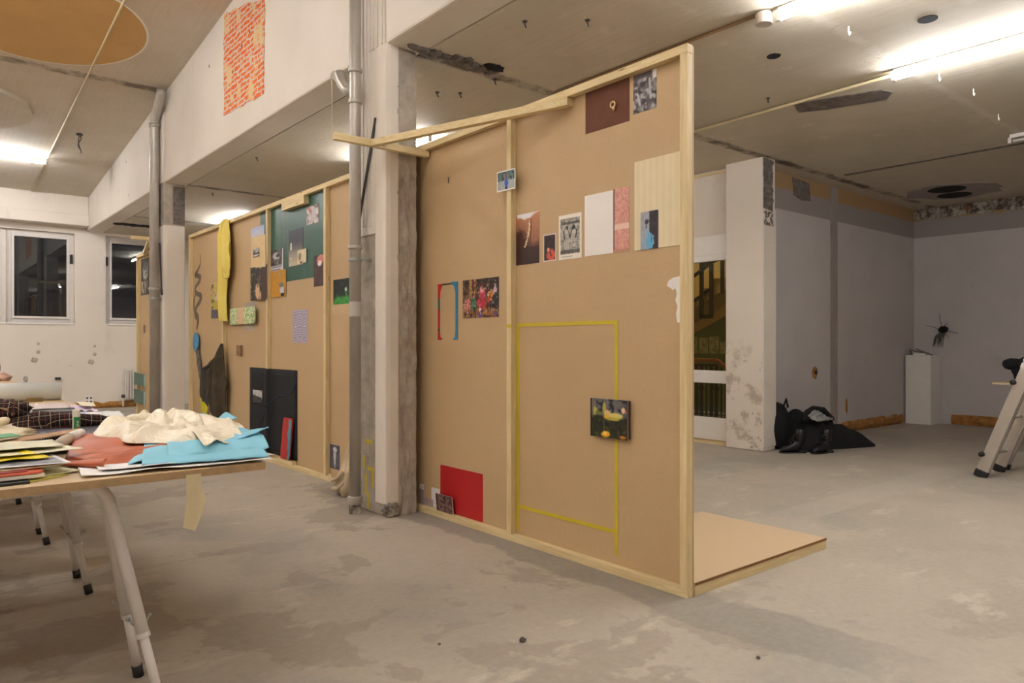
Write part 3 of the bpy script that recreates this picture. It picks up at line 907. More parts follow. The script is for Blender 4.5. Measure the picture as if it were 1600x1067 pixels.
tag(MB().tube([(2.535, 5.235, 3.33), (2.537, 5.24, 3.2), (2.533, 5.235, 3.1), (2.535, 5.24, 2.93)], [.012, .006, .004, .003], 6).build('string', 'string', base=(2.535, 5.24, 2.93)), 'frayed string dangling from the pipe branch', 'string')

# ------------------------------------------------------------------ partitions
FX, S = 2.94, .044


def studwall(name, label, y0, y1, studs, H=2.725):
    t = thing(name, label, 'partition', (FX, (y0 + y1) / 2, 0))
    MB().box(BX, BX + .012, y0 + .002, y1 - .002, .004, H - .004).build('board', 'mdf', t)
    MB().box(FX, BX, y0, y1, 0, S).build('bottom_rail', 'pine_y', t, bevel=.002)
    MB().box(FX, BX, y0, y1, H - S, H).build('top_rail', 'pine_y', t, bevel=.002)
    for y in studs:
        MB().box(FX, BX, y, y + S, S, H - S).build('stud', 'pine_z', t, bevel=.002)
    return t
near = studwall('partition', 'near fibreboard partition on a pine frame with braced top', 2.197, 4.88, (2.199, 3.552, 4.836))
zb = 2.725
# brace on top: an arm sticking out under the top rail and a mitred diagonal
MB().box(2.215, 2.972, 4.535, 4.578, 2.630, 2.678).build('brace_arm', 'pine_x', near, bevel=.002)
MB().prism([(2.485, 4.534, 2.630), (2.934, 3.035, 2.630), (2.983, 3.035, 2.630), (2.534, 4.534, 2.630)], (0, 0, .047)).build('brace_diagonal', 'pine_y', near, bevel=.002)
far = studwall('partition', 'long far fibreboard partition with green and black sheets', 4.9, 10.42, (10.374, 9.02, 7.61, 6.21, 4.9))
MB().box(FX - .012, BX, 6.66, 7.20, 2.60, 2.685).build('nailing_block', 'pine_y', far, bevel=.002)
MB().box(FX - .012, FX + .03, 6.93, 7.33, S, S + .035).build('floor_block', 'pine_y', far, bevel=.002)
third = studwall('partition', 'furthest fibreboard partition half hidden behind the far pillar', 10.98, 13.36, (13.316, 11.95))
MB().bar((2.42, 11.33, 2.75), (3.0, 11.30, 2.75), .05, .05).build('brace_arm', 'pine_x', third)
MB().bar((2.66, 11.33, 2.72), (2.96, 12.9, 2.72), .05, .05).build('brace_diagonal', 'pine_y', third)
# low platform
t = thing('platform', 'low fibreboard platform on a pine frame behind the near partition', 'platform', (3.65, 2.7, 0))
MB().box(3.0, 4.315, 2.195, 3.10, .052, .066).build('top_panel', 'mdf_pale', t, bevel=.001)
MB().box(3.0, 4.315, 2.192, 2.194, .052, .066).build('panel_edge', 'mdf_edge', t)
MB().box(3.0, 4.315, 2.195, 2.239, 0, .052).build('front_rail', 'pine_x', t, bevel=.002)
MB().box(3.0, 4.315, 3.05, 3.094, 0, .052).build('rear_rail', 'pine_x', t, bevel=.002)
MB().box(4.271, 4.315, 2.239, 3.05, 0, .052).build('side_rail', 'pine_y', t, bevel=.002)
MB().box(3.0, 3.044, 2.239, 3.05, 0, .052).build('side_rail', 'pine_y', t, bevel=.002)


# ------------------------------------------------------------------ things on the near partition
a = cv(26, 20, (110, 72, 56)); nz(a, .03, 4)
o = wallpic('paper_sheet', 'dark brown sheet high on the near partition with a gold bead', 'sheet', 2.935, 2.605, 2.447, 2.681, a, mat='print_matt')
m = MB().tube([(2.972, 2.715 + .016 * math.cos(q), 2.558 + .016 * math.sin(q)) for q in [k * PI / 6 for k in range(13)]], .006, 8, cap=False)
m.blob((2.973, 2.71, 2.535), .008, .01, .012, .2, 3, 1, 10, False)
tag(m.build('bead', M('pale_gold', (216, 178, 128), .35, .3), base=(2.975, 2.715, 2.558), smooth=True), 'small pale gold ring bead stuck on the dark brown sheet', 'bead')
a = cv(30, 44, (112, 104, 104)); nz(a, .5, 5); spl(a, .55, 3, (170, 165, 165)); spl(a, .62, 4, (60, 56, 58)); lne(a, .7, .2, .75, .7, .05, (180, 175, 175)); lne(a, .2, .5, .3, .8, .05, (190, 185, 185))
rec(a, 0, 0, .8, .13, (92, 84, 88)); rec(a, .84, 0, 1, .22, (226, 222, 218))
wallpic('photo_print', 'black and white photo print under the top rail beside the dark brown sheet', 'photo', 2.578, 2.422, 2.473, 2.676, a)
a = cv(40, 30, (150, 160, 160)); gra(a, (66, 92, 90), (172, 178, 172)); spl(a, .5, 3, (40, 70, 66)); rec(a, 0, .5, 1, 1, (165, 170, 166)); nz(a, .12, 3); ell(a, .52, .60, .10, .20, (60, 90, 190)); ell(a, .52, .33, .06, .08, (90, 80, 80)); rec(a, .46, .8, .58, .97, (40, 40, 60)); lne(a, .45, .45, .4, .2, .03, (150, 120, 110)); lne(a, .58, .45, .6, .2, .03, (150, 120, 110)); bor(a, .05, .05, (238, 236, 232))
o = picture('photo_print', a, (2.926, 3.674, 2.353), (.010, -.171, 0), (0, 0, -.128), (-1, 0, 0), .002)
tag(o, 'small white bordered snapshot of a blue figure pinned on the upright stud', 'photo')
a = cv(40, 56, (0, 0, 0)); gra(a, (206, 140, 100), (48, 26, 22)); ell(a, .1, .7, .5, .4, (70, 34, 26), 2); ell(a, .8, .35, .4, .3, (186, 128, 92), 2, .6); rec(a, 0, .66, 1, 1, (54, 30, 25), .7)
ell(a, .5, -.16, .62, .28, (232, 232, 236), 6)
for k in range(12):
    ell(a, .60 - .004 * k * k * .4 - .01 * (k % 2), .17 + k * .043, .04, .022, (232, 206, 160), 5)
lne(a, .66, .15, .62, .6, .03, (90, 48, 36), .8)
wallpic('photo_print', 'tall warm brown photo with a string of pale beads beside the upright stud', 'photo', 3.553, 3.33, 1.747, 2.066, a)
a = cv(28, 40, (58, 40, 38)); nz(a, .1, 5); ell(a, .62, .78, .42, .26, (214, 92, 72), 2); ell(a, .40, .58, .11, .09, (238, 160, 130), 4); lne(a, .5, .62, .62, .8, .05, (30, 18, 18)); bor(a, .07, .05, (222, 214, 210))
wallpic('photo_print', 'small dark photo with a glowing red ember, white border', 'photo', 3.292, 3.181, 1.748, 1.912, a)
a = cv(40, 56, (176, 170, 158)); nz(a, .25, 3)
spl(a, .55, 4, (120, 114, 104), .6); rec(a, .05, .12, .98, .2, (60, 56, 52), .7)
for cx_ in (.32, .70):
    ell(a, cx_, .30, .10, .07, (44, 40, 38), 4); ell(a, cx_, .60, .17, .30, (200, 194, 182), 3)
    for k in range(5): lne(a, cx_ - .12 + .06 * k, .45, cx_ - .14 + .07 * k, .86, .012, (120, 114, 106), .7)
lne(a, .18, .36, .22, .56, .035, (66, 60, 56)); lne(a, .84, .36, .80, .56, .035, (66, 60, 56)); lne(a, .44, .38, .50, .56, .03, (60, 54, 50)); lne(a, .58, .38, .50, .56, .03, (60, 54, 50)); rec(a, 0, .86, 1, .95, (84, 78, 70), .8); spl(a, .7, 2, (60, 56, 52), .6)
b = cv(48, 66, (238, 230, 216)); b[6:58, 4:44] = a[2:54, :]; rec(b, .14, .905, .8, .915, (110, 104, 98)); rec(b, .14, .93, .6, .94, (150, 144, 136)); nz(b, .02, 3)
wallpic('photo_print', 'black and white photo of two figures with cream border and caption line', 'photo', 3.156, 2.966, 1.746, 2.008, b)
a = cv(20, 30, (240, 234, 228)); nz(a, .015, 5)
wallpic('paper_sheet', 'blank tall white sheet left of the pink sheet', 'sheet', 2.941, 2.722, 1.749, 2.094, a)
a = cv(26, 70, (216, 158, 142)); nz(a, .12, 2); spl(a, .6, 2, (196, 128, 116), .7); rec(a, 0, .56, 1, .64, (234, 200, 182)); rec(a, 0, .0, .09, 1, (84, 58, 50)); rec(a, 0, .94, 1, 1, (190, 140, 116))
wallpic('paper_sheet', 'narrow pink brick-like sheet with a pale stripe', 'sheet', 2.720, 2.607, 1.748, 2.098, a)
a = cv(24, 34, (234, 218, 182)); nz(a, .02, 4)
for k in range(24): a[:, k] *= 1 - .015 * (k % 3)
wallpic('paper_sheet', 'large cream sheet against the end upright of the near partition', 'sheet', 2.569, 2.245, 1.745, 2.216, a, th=.003, mat='print_matt')
a = cv(34, 56, (0, 0, 0)); gra(a, (168, 166, 172), (150, 172, 190)); rec(a, .5, 0, 1, 1, (52, 46, 52)); nz(a, .06, 4); ell(a, .36, .28, .12, .08, (60, 54, 56), 3); ell(a, .35, .40, .05, .06, (90, 84, 84), 3)
for k in range(4):
    lne(a, .5 - .1 * (k - 1.5) * .6, .95, .42 + .10 * k, .52 + .05 * k, .055, (112, 180, 214)); lne(a, .46 + .1 * k, .60 + .05 * k, .5 + .05 * k, .9, .015, (50, 110, 160))
ell(a, .55, .8, .22, .2, (104, 172, 208), 3); ell(a, .62, .74, .05, .1, (70, 130, 175), 3); rec(a, .9, .62, 1, 1, (52, 46, 52))
wallpic('photo_print', 'photo of a hand in a blue glove lying over the cream sheet', 'photo', 2.525, 2.408, 1.744, 1.942, a, lift=.004)
# red and blue bracket shape
t = thing('bracket_cutout', 'thin red and blue bracket shaped cutout on the near partition', 'cutout', (BX, 4.31, 1.28))
MAT['red_paint'] = M('red_paper', (186, 36, 32), .5, v=.04, bs=.02)
MAT['blue_paint'] = M('blue_paper', (38, 128, 168), .5, v=.1, bs=.02)
MAT['teal_paint'] = M('teal_paper', (70, 104, 96), .5)
X0 = BX - .004
def strip(pts): return MB().prism([(X0, y, z) for y, z in pts], (.004, 0, 0))
strip([(4.438, 1.684), (4.38, 1.684), (4.395, 1.655), (4.41, 1.63), (4.412, 1.58), (4.438, 1.58)]).build('red_piece', 'red_paint', t)
strip([(4.438, 1.58), (4.414, 1.58), (4.414, 1.50), (4.438, 1.50)]).build('teal_piece', 'teal_paint', t)
strip([(4.438, 1.50), (4.414, 1.50), (4.416, 1.36), (4.438, 1.36)]).build('red_piece', 'red_paint', t)
strip([(4.438, 1.36), (4.416, 1.36), (4.416, 1.34), (4.438, 1.34)]).build('dark_piece', 'dark_metal', t)
strip([(4.438, 1.34), (4.416, 1.34), (4.41, 1.30), (4.38, 1.285), (4.40, 1.278), (4.44, 1.28)]).build('red_piece', 'red_paint', t)
strip([(4.385, 1.684), (4.26, 1.684), (4.26, 1.676), (4.385, 1.672)]).build('dark_piece', 'dark_metal', t)
strip([(4.27, 1.690), (4.190, 1.688), (4.190, 1.30), (4.195, 1.278), (4.25, 1.276), (4.222, 1.30), (4.215, 1.36), (4.218, 1.62), (4.235, 1.66), (4.27, 1.678)]).build('blue_piece', 'blue_paint', t)
# group photo
a = cv(64, 48, (92, 60, 36)); nz(a, .25, 4); rec(a, 0, .72, 1, 1, (140, 96, 52)); rec(a, .0, .0, .18, .25, (70, 40, 34)); rec(a, .18, 0, .36, .5, (180, 138, 80)); rec(a, .26, .0, .33, .5, (110, 44, 44)); rec(a, .40, .0, 1, .12, (54, 46, 40)); rec(a, .75, .1, 1, .75, (44, 32, 44)); spl(a, .66, 3, (50, 34, 28), .7)
ell(a, .14, .66, .11, .22, (206, 130, 116), 3); ell(a, .14, .44, .04, .07, (60, 36, 32), 4); ell(a, .32, .60, .07, .18, (64, 130, 108), 3); ell(a, .33, .44, .035, .06, (150, 100, 84), 4)
ell(a, .55, .50, .10, .30, (206, 66, 92), 4); ell(a, .55, .28, .06, .12, (216, 150, 158), 3); ell(a, .54, .62, .13, .14, (196, 52, 72), 3); ell(a, .54, .14, .04, .07, (110, 60, 54), 4); rec(a, .47, .76, .51, .92, (220, 214, 224)); ell(a, .48, .93, .07, .05, (110, 70, 170), 3)
ell(a, .79, .46, .07, .16, (216, 140, 50), 3); ell(a, .72, .52, .05, .1, (200, 84, 54), 3); ell(a, .71, .40, .03, .06, (230, 220, 190), 3); ell(a, .89, .36, .05, .12, (214, 190, 200), 3); ell(a, .9, .19, .03, .07, (196, 140, 130), 4); ell(a, .9, .55, .08, .2, (40, 42, 44), 3); ell(a, .9, .86, .05, .1, (120, 80, 150), 3); rec(a, .86, .8, .96, .83, (230, 216, 190)); ell(a, .72, .84, .16, .1, (176, 112, 60), 2)
spl(a, .62, 2, (40, 28, 26), .55); spl(a, .70, 2, (214, 180, 140), .5)
for hx, hy in ((.12, .38), (.30, .40), (.70, .34), (.78, .28), (.88, .14), (.44, .30), (.62, .22)):
    ell(a, hx, hy, .025, .045, (52, 34, 30), 4); ell(a, hx + .01, hy + .05, .02, .03, (196, 140, 116), 4)
for lx in (.10, .18, .31, .34, .70, .76, .88, .92):
    lne(a, lx, .72, lx + .01, .9, .012, (46, 36, 40))
nz(a, .16, 2)
wallpic('photo_print', 'colourful crowded photo with a figure in a long pink coat', 'photo', 4.129, 3.726, 1.426, 1.690, a)
m = MB().prism([(X0 + .002, y, z) for y, z in ((2.356, 1.545), (2.345, 1.570), (2.315, 1.585), (2.245, 1.592), (2.245, 1.353), (2.290, 1.358), (2.297, 1.40), (2.288, 1.44), (2.302, 1.47), (2.292, 1.50), (2.300, 1.53), (2.318, 1.522), (2.335, 1.535))], (.003, 0, 0))
tag(m.build('torn_paper', 'paper', base=(BX, 2.28, 1.36)), 'torn white paper remnant beside the end upright', 'torn paper')
# yellow tape outline
t = thing('tape_outline', 'yellow tape outline of a large rectangle on the near partition', 'tape', (BX, 3.1, .1))
MB().box(BX - .0015, BX, 3.552 - .030, 3.552 - .004, .07, 1.375).build('tape_strip', 'yellow_tape', t)
MB().box(BX - .0025, BX, 2.692, 3.548, 1.357, 1.379).build('tape_strip', 'yellow_tape', t)
MB().box(FX - .0015, FX, 3.553, 3.597, 1.352, 1.373).build('tape_end', 'yellow_tape', t)
MB().box(BX - .002, BX, 2.687, 2.711, .092, 1.38).build('tape_strip', 'yellow_tape', t)
MB().box(BX - .0027, BX, 2.687, 3.540, .209, .231).build('tape_strip', 'yellow_tape', t)
# garden painting on its stretcher
a = cv(60, 52, (38, 40, 34)); gra(a, (104, 102, 108), (120, 116, 120)); nz(a, .12, 6)
_x, _y = gr(a)
put(a, np.clip((_y - .40 + .12 * (fuzz(52, 60, 5) - .5)) * 12, 0, 1), (44, 46, 30)); spl(a, .6, 4, (30, 30, 34), .8); spl(a, .66, 3, (110, 104, 50), .5)
for q in ((.14, .32, .06, .12, (190, 180, 90)), (.38, .25, .05, .18, (186, 168, 80)), (.24, .38, .1, .06, (110, 120, 50)), (.47, .36, .1, .10, (216, 184, 130)), (.44, .45, .10, .06, (226, 172, 50)), (.70, .42, .22, .08, (216, 200, 110)), (.62, .5, .2, .05, (190, 170, 66)), (.88, .27, .05, .07, (236, 200, 160)), (.95, .30, .03, .03, (206, 120, 90)), (.42, .90, .12, .09, (224, 166, 40)), (.40, .88, .06, .05, (240, 196, 90)), (.86, .94, .09, .05, (196, 120, 40))):
    ell(a, *q, s=2)
rec(a, 0, 0, .05, 1, (30, 26, 24)); rec(a, .06, .0, .075, .5, (150, 120, 50)); rec(a, .36, .3, .38, .8, (120, 110, 50)); rec(a, .97, .0, 1, 1, (80, 60, 56))
_o = picture('painting', a, (BX - .026, 2.868, .946), (0, -.275, 0), (0, 0, -.212), (-1, 0, 0), .004)
tag(_o, 'small dark garden painting with yellow flowers on the near partition', 'painting')
MB().box(BX - .024, BX - .001, 2.598, 2.864, .737, .943).build('stretcher', M('dark_canvas_edge', (74, 54, 50), .8), _o)
a = cv(24, 18, (182, 32, 34)); nz(a, .02, 5)
wallpic('paper_sheet', 'glossy red sheet standing on the bottom rail of the near partition', 'sheet', 4.407, 3.898, .046, .372, a)
a = cv(24, 18, (104, 78, 72)); nz(a, .4, 2); spl(a, .6, 3, (140, 112, 104), .6)
_o = picture('stone_tile', a, (2.952, 4.410, .168), (0, -.197, 0), (.012, 0, -.122), (-1, 0, .1), .012, mat='print_matt')
tag(_o, 'speckled brown tile leaning against the red sheet', 'tile')
a = cv(8, 12, (232, 228, 226)); a[8:, :] = np.array((226, 222, 220)) / 255
wallpic('paper_sheet', 'small blank white card left of the red sheet', 'card', 4.525, 4.415, .046, .19, a)
m = MB().prism([(BX - .003, y, z) for y, z in ((4.69, .046), (4.69, .19), (4.626, .196), (4.626, .098), (4.50, .10), (4.50, .046))], (.003, 0, 0))
_o = tag(m.build('paper_sheet', M('mauve_paper', (172, 152, 150), .7), base=(BX, 4.6, .046)), 'mauve L-shaped sheet in the corner by the near pillar', 'sheet')
MB().box(BX - .005, BX - .003, 4.628, 4.685, .155, .194).build('white_corner', 'paper', _o)
# small wooden chip left on the bare board
tag(MB().box(BX - .002, BX, 4.30, 4.31, 2.40, 2.44).build('pencil_mark', 'dark_metal', base=(BX, 4.3, 2.4)), 'short dark pencil stroke under the brace', 'mark')

# ------------------------------------------------------------------ things on the long far partition
MAT['green_board'] = None
t = NT('green_sheet')
c = t.mix(t.ramp(t.noise(1.6, 5), .35, .7), lin((30, 76, 60)), lin((46, 92, 76)))
c = t.mix(t.math('MULTIPLY', t.ramp(t.noise(3, 6, .7, co=t.map((1, 1, .4))), .55, .75), .35), c, lin((120, 140, 132)))
MAT['green_board'] = t.fin(c, .35)
tag(MB().box(BX - .003, BX, 6.256, 7.608, 1.885, 2.68).build('green_sheet', 'green_board', base=(BX, 6.9, 1.885)), 'large dark green sheet at the top of the long partition', 'sheet')
tag(MB().box(BX - .003, BX, 7.656, 7.919, 2.34, 2.68).build('green_sheet', 'green_board', base=(BX, 7.8, 2.34)), 'narrow strip of green sheet left of the upright stud', 'sheet')
a = cv(24, 24, (206, 190, 184)); nz(a, .3, 3); spl(a, .55, 4, (120, 90, 84)); ell(a, .6, .5, .25, .5, (190, 180, 178), 2); ell(a, .25, .2, .1, .2, (196, 120, 96), 3)
wallpic('photo_print', 'pale photo of limbs at the top right corner of the green sheet', 'photo', 6.704, 6.44, 2.397, 2.57, a, lift=.004)
a = cv(30, 40, (60, 58, 68)); gra(a, (48, 46, 56), (206, 190, 160)); _x, _y = gr(a); put(a, np.clip((.62 - _y) * 3, 0, 1), (58, 58, 70)); rec(a, .14, .36, .22, .56, (222, 216, 204)); ell(a, .17, .78, .04, .03, (230, 210, 190), 3)
wallpic('photo_print', 'tall dusk grey photo with a pale glowing strip on the green sheet', 'photo', 7.135, 6.793, 2.03, 2.389, a, lift=.004)
a = cv(24, 24, (222, 204, 164)); nz(a, .08, 4); ell(a, .3, .5, .16, .3, (150, 130, 108), 3); ell(a, .45, .92, .12, .08, (60, 48, 40), 4)
_o = picture('paper_scrap', a, (BX - .008, 6.914, 2.172), (0, -.21, .004), (0, 0, -.135), (-1, 0, 0), .002)
tag(_o, 'cream torn scrap overlapping the dusk grey photo', 'scrap')
a = cv(20, 40, (72, 48, 44)); nz(a, .08, 4); ell(a, .55, .12, .3, .14, (206, 130, 120), 3); ell(a, .45, .28, .16, .1, (236, 214, 206), 3); lne(a, .8, .2, .9, .7, .05, (150, 110, 80))
wallpic('photo_print', 'narrow dark brown photo with a pink hand against the stud', 'photo', 6.545, 6.257, 1.792, 2.085, a, lift=.003)
a = cv(24, 24, (90, 82, 76)); nz(a, .45, 3); ell(a, .45, .3, .3, .2, (190, 186, 186), 2); spl(a, .6, 4, (54, 46, 42)); rec(a, 0, .74, 1, 1, (206, 200, 206)); rec(a, .1, .80, .9, .84, (60, 56, 60)); rec(a, .1, .90, .8, .94, (60, 56, 60)); rec(a, .9, 0, 1, 1, (220, 216, 220))
wallpic('photo_print', 'grey rocky photo above the ochre sheet', 'photo', 7.604, 7.282, 2.016, 2.236, a, lift=.004)
a = cv(30, 36, (198, 146, 62)); nz(a, .04, 4); rec(a, .52, .08, .62, .24, (170, 160, 150)); ell(a, .70, .56, .16, .09, (120, 120, 124), 4); ell(a, .74, .76, .15, .14, (196, 196, 204), 4); rec(a, .66, .86, .86, .96, (50, 40, 40)); rec(a, .86, .7, .9, .9, (90, 60, 40))
wallpic('paper_sheet', 'ochre yellow sheet with grey cutouts right of the stud', 'sheet', 7.604, 7.20, 1.737, 2.015, a, lift=.006, mat='print_matt')
a = cv(20, 20, (176, 184, 206)); gra(a, (160, 172, 206), (214, 208, 206)); nz(a, .05, 5)
wallpic('photo_print', 'pale sky photo above the cream sheet left of the stud', 'photo', 8.199, 7.80, 2.40, 2.545, a, lift=.002)
a = cv(30, 40, (222, 196, 150)); nz(a, .03, 5); rec(a, .02, .0, .2, .55, (206, 188, 160), .6)
_o = picture('paper_sheet', a, (BX - .004, 8.19, 2.445), (-.046, -.55, -.03), (0, 0, -.345), (-1, -.08, 0), .002, mat='print_matt')
tag(_o, 'cream sheet with rounded corner bent over the stud', 'sheet')
a = cv(24, 20, (200, 194, 190)); rec(a, 0, .0, 1, .35, (190, 184, 186)); spl(a, .5, 3, (90, 84, 90)); rec(a, 0, .5, 1, .72, (58, 52, 56)); rec(a, 0, .78, 1, .86, (236, 226, 206)); rec(a, 0, .9, 1, 1, (50, 44, 46))
_o = picture('photo_print', a, (BX - .016, 8.10, 2.30), (-.022, -.25, -.002), (0, 0, -.092), (-1, -.08, 0), .002)
tag(_o, 'tiny dark seascape photo stuck on the cream sheet', 'photo')
a = cv(36, 44, (40, 36, 32)); nz(a, .3, 3); spl(a, .68, 3, (170, 156, 130), .8); rec(a, .7, 0, 1, 1, (66, 38, 34)); ell(a, .45, .75, .14, .26, (222, 180, 140), 3); lne(a, .45, .6, .6, .3, .05, (120, 96, 70)); ell(a, .62, .9, .06, .14, (206, 160, 120), 3)
_o = picture('photo_print', a, (BX - .004, 8.205, 2.103), (-.046, -.60, -.008), (0, 0, -.368), (-1, -.08, 0), .002)
tag(_o, 'dark photo with a pale hand below the cream sheet', 'photo')
a = cv(10, 8, (168, 156, 140)); nz(a, .05, 3)
wallpic('paper_scrap', 'grey strip of tape above the patterned plaster cushion', 'tape', 8.391, 8.052, 1.655, 1.72, a)
# patterned sticking plaster cushion
a = cv(90, 30, (206, 214, 160)); spl(a, .52, 2, (120, 168, 110)); spl(a, .62, 2, (232, 226, 190)); rec(a, .36, 0, .60, 1, (222, 186, 150)); nz(a, .06, 2)
_o = picture('plaster_cushion', a, (BX - .012, 8.842, 1.665), (-.03, -.886, 0), (0, 0, -.191), (-1, 0, 0), .012, mat='print_matt', curl=lambda u, v: .008 * (1 - (2 * v - 1) ** 2) * (1 - abs(2 * u - 1) ** 8))
for vv in _o.data.vertices:
    u = -vv.co.y / .886
    e = max(0, abs(u - .5) - .44) / .06
    k = .62 + .38 * math.sqrt(max(0, 1 - e * e))
    zc = .0955
    vv.co.z = zc + (vv.co.z - zc) * k
tag(_o, 'pale green patterned cushion shaped like a sticking plaster', 'cushion')
a = cv(30, 24, (206, 184, 150))
for k in range(0, 24, 4): a[k:k + 2] = np.array((150, 142, 134)) / 255
_o = picture('paper_scrap', a, (BX - .001, 8.454, 1.470), (0, -.38, 0), (0, 0, -.075), (-1, 0, 0), .001)
tag(_o, 'grey striped scrap under the patterned cushion', 'scrap')
n = 84
a = cv(n, n, (206, 200, 206)); _x, _y = gr(a)
uu = np.abs(_x - .5) * 2; vq = (_y - .5) * 2
pat = np.sin(vq * 46 + 5.0 * np.cos(uu * 5.2) * np.sign(np.sin(vq * 4.7)) + 3 * uu) > -.1
put(a, pat * .8, (112, 100, 146))
wallpic('op_art_print', 'purple and white wavy line print on the long partition', 'print', 7.047, 6.70, 1.258, 1.585, a)
a = cv(28, 28, (20, 32, 22)); rec(a, 0, .0, 1, .5, (14, 20, 18)); ell(a, .5, .9, .7, .25, (60, 150, 60), 2); spl(a, .62, 3, (30, 90, 36), .6); lne(a, .72, .5, .8, .85, .03, (90, 170, 90)); ell(a, .74, .45, .07, .08, (216, 222, 200), 3)
wallpic('photo_print', 'dark photo with glowing green plants beside the near drainpipe', 'photo', 6.132, 5.80, 1.604, 1.828, a, lift=.003)
a = cv(14, 18, (204, 174, 130)); bor(a, .06, .03, (220, 200, 160))
wallpic('paper_sheet', 'thin brown backing sheet under the glowing green photo', 'sheet', 6.139, 5.79, 1.515, 1.606, a)
a = cv(24, 44, (196, 172, 120)); spl(a, .5, 3, (120, 106, 40)); spl(a, .6, 2, (206, 186, 60)); ell(a, .5, .45, .25, .12, (206, 190, 190), 2); ell(a, .5, .62, .4, .15, (196, 176, 60), 2); rec(a, 0, .75, 1, 1, (96, 88, 100)); nz(a, .12, 2)
wallpic('photo_print', 'photo of yellow flowers in a vase half behind the yellow shirt', 'photo', 9.60, 9.10, 1.569, 2.02, a)
# drawn smoke curl
pts = [(10.067, 2.437), (10.04, 2.324), (10.15, 2.234), (10.27, 2.173), (10.06, 2.138), (10.10, 2.074), (10.27, 2.001), (10.22, 1.929), (10.03, 1.883), (10.06, 1.817), (10.22, 1.74), (10.27, 1.638), (10.15, 1.566), (10.22, 1.42)]
m = MB()
def ribbon(m, pts, ws, x, th=.002):
    pp = []
    for i in range(len(pts) - 1):
        for k in range(5):
            t_ = k / 5
            p0, p1, p2, p3 = pts[max(i - 1, 0)], pts[i], pts[i + 1], pts[min(i + 2, len(pts) - 1)]
            q = [.5 * ((2 * p1[c]) + (-p0[c] + p2[c]) * t_ + (2 * p0[c] - 5 * p1[c] + 4 * p2[c] - p3[c]) * t_ ** 2 + (-p0[c] + 3 * p1[c] - 3 * p2[c] + p3[c]) * t_ ** 3) for c in (0, 1)]
            pp.append((q[0], q[1], ws[i] + (ws[i + 1] - ws[i]) * t_))
    L, R = [], []
    for i in range(len(pp)):
        a_, b_ = pp[max(i - 1, 0)], pp[min(i + 1, len(pp) - 1)]
        d = Vector((b_[0] - a_[0], b_[1] - a_[1])); d.normalize()
        L.append((x, pp[i][0] - d.y * pp[i][2], pp[i][1] + d.x * pp[i][2])); R.append((x, pp[i][0] + d.y * pp[i][2], pp[i][1] - d.x * pp[i][2]))
    for i in range(len(L) - 1):
        m.prism([L[i], L[i + 1], R[i + 1], R[i]], (th, 0, 0))
ribbon(m, pts, [.004, .014, .024, .03, .035, .03, .024, .03, .04, .035, .03, .035, .04, .02], BX - .002)
ribbon(m, [(10.20, 1.96), (10.32, 1.84), (10.30, 1.70), (10.14, 1.62), (10.12, 1.50)], [.005, .02, .025, .02, .01], BX - .0024)
tag(m.build('smoke_drawing', M('graphite', (118, 104, 90), .8), base=(BX, 10.15, 1.42)), 'grey curling smoke drawing left of the yellow shirt', 'drawing')
# things leaning in the left corner
m = MB()
def f(u, v):
    w_ = .075 + .02 * noise.noise(Vector((v * 5, 0, 0)))
    cy, cz = 10.20 - .36 * v, 1.36 - .86 * v
    return (2.972 - .02 * math.sin(u * PI) - .012 * noise.noise(Vector((u * 5, v * 14, 2))), cy + (u - .5) * w_ * 2 * (1 - .2 * v), cz)
m.grid(f, 10, 60)
tag(m.build('bark_strip', M('grey_bark', (104, 96, 90), .9, v=.35, vs=14, bs=.4), base=(2.97, 9.85, .5), smooth=True, solid=.01), 'long grey bark strip hanging under the smoke drawing', 'bark')
tag(MB().blob((2.955, 10.14, 1.27), .03, .11, .125, .18, 3, 4, 24, False).build('blue_sponge', M('blue_sponge', (92, 150, 186), .9, v=.2, vs=20, bs=.5), base=(2.96, 10.14, 1.15), smooth=True), 'blue sponge-like lump at the top of the bark strip', 'sponge')
tag(MB().prism([(2.975, 10.05, .56), (2.975, 9.78, .53), (2.968, 9.52, .05), (2.968, 9.80, .05)], (.004, 0, 0)).build('yellow_sheet', M('yellow_felt', (214, 206, 40), .8), base=(2.97, 9.8, .05)), 'bright yellow strip standing below the bark strip', 'sheet')
tag(MB().tube([(2.91, 9.66, .046), (2.93, 9.42, .62)], .018, 10).build('wooden_stick', M('brown_stick', (146, 116, 92), .7), base=(2.92, 9.6, .046), smooth=True), 'brown stick leaning under the olive jacket', 'stick')

def drape(rows, x, depth, nf, seed=0, nu=40, nv=60, phase=0.0):
    """hanging cloth seen from -X: rows of (z, y_left, y_right, bulge)"""
    m = MB()
    def f(u, v):
        q = v * (len(rows) - 1)
        i = min(int(q), len(rows) - 2); t_ = q - i
        r = [rows[i][k] * (1 - t_) + rows[i + 1][k] * t_ for k in range(len(rows[0]))]
        y = r[1] + (r[2] - r[1]) * u
        b = r[3] if len(r) > 3 else 1
        fold = .5 + .5 * math.sin(u * nf * 2 * PI + phase + 2.2 * noise.noise(Vector((u * 2 + seed, v * 3, 0))))
        ed = min(1, 6 * u, 6 * (1 - u))
        d = depth * b * (.18 + .72 * fold + .25 * math.sin(u * PI)) * (.3 + .7 * ed)
        y += .012 * noise.noise(Vector((u * 3, v * 8, seed)))
        z = r[0] + .012 * noise.noise(Vector((u * 6, v * 3, seed + 5)))
        return (x - d, y, z)
    return m.grid(f, nu, nv)

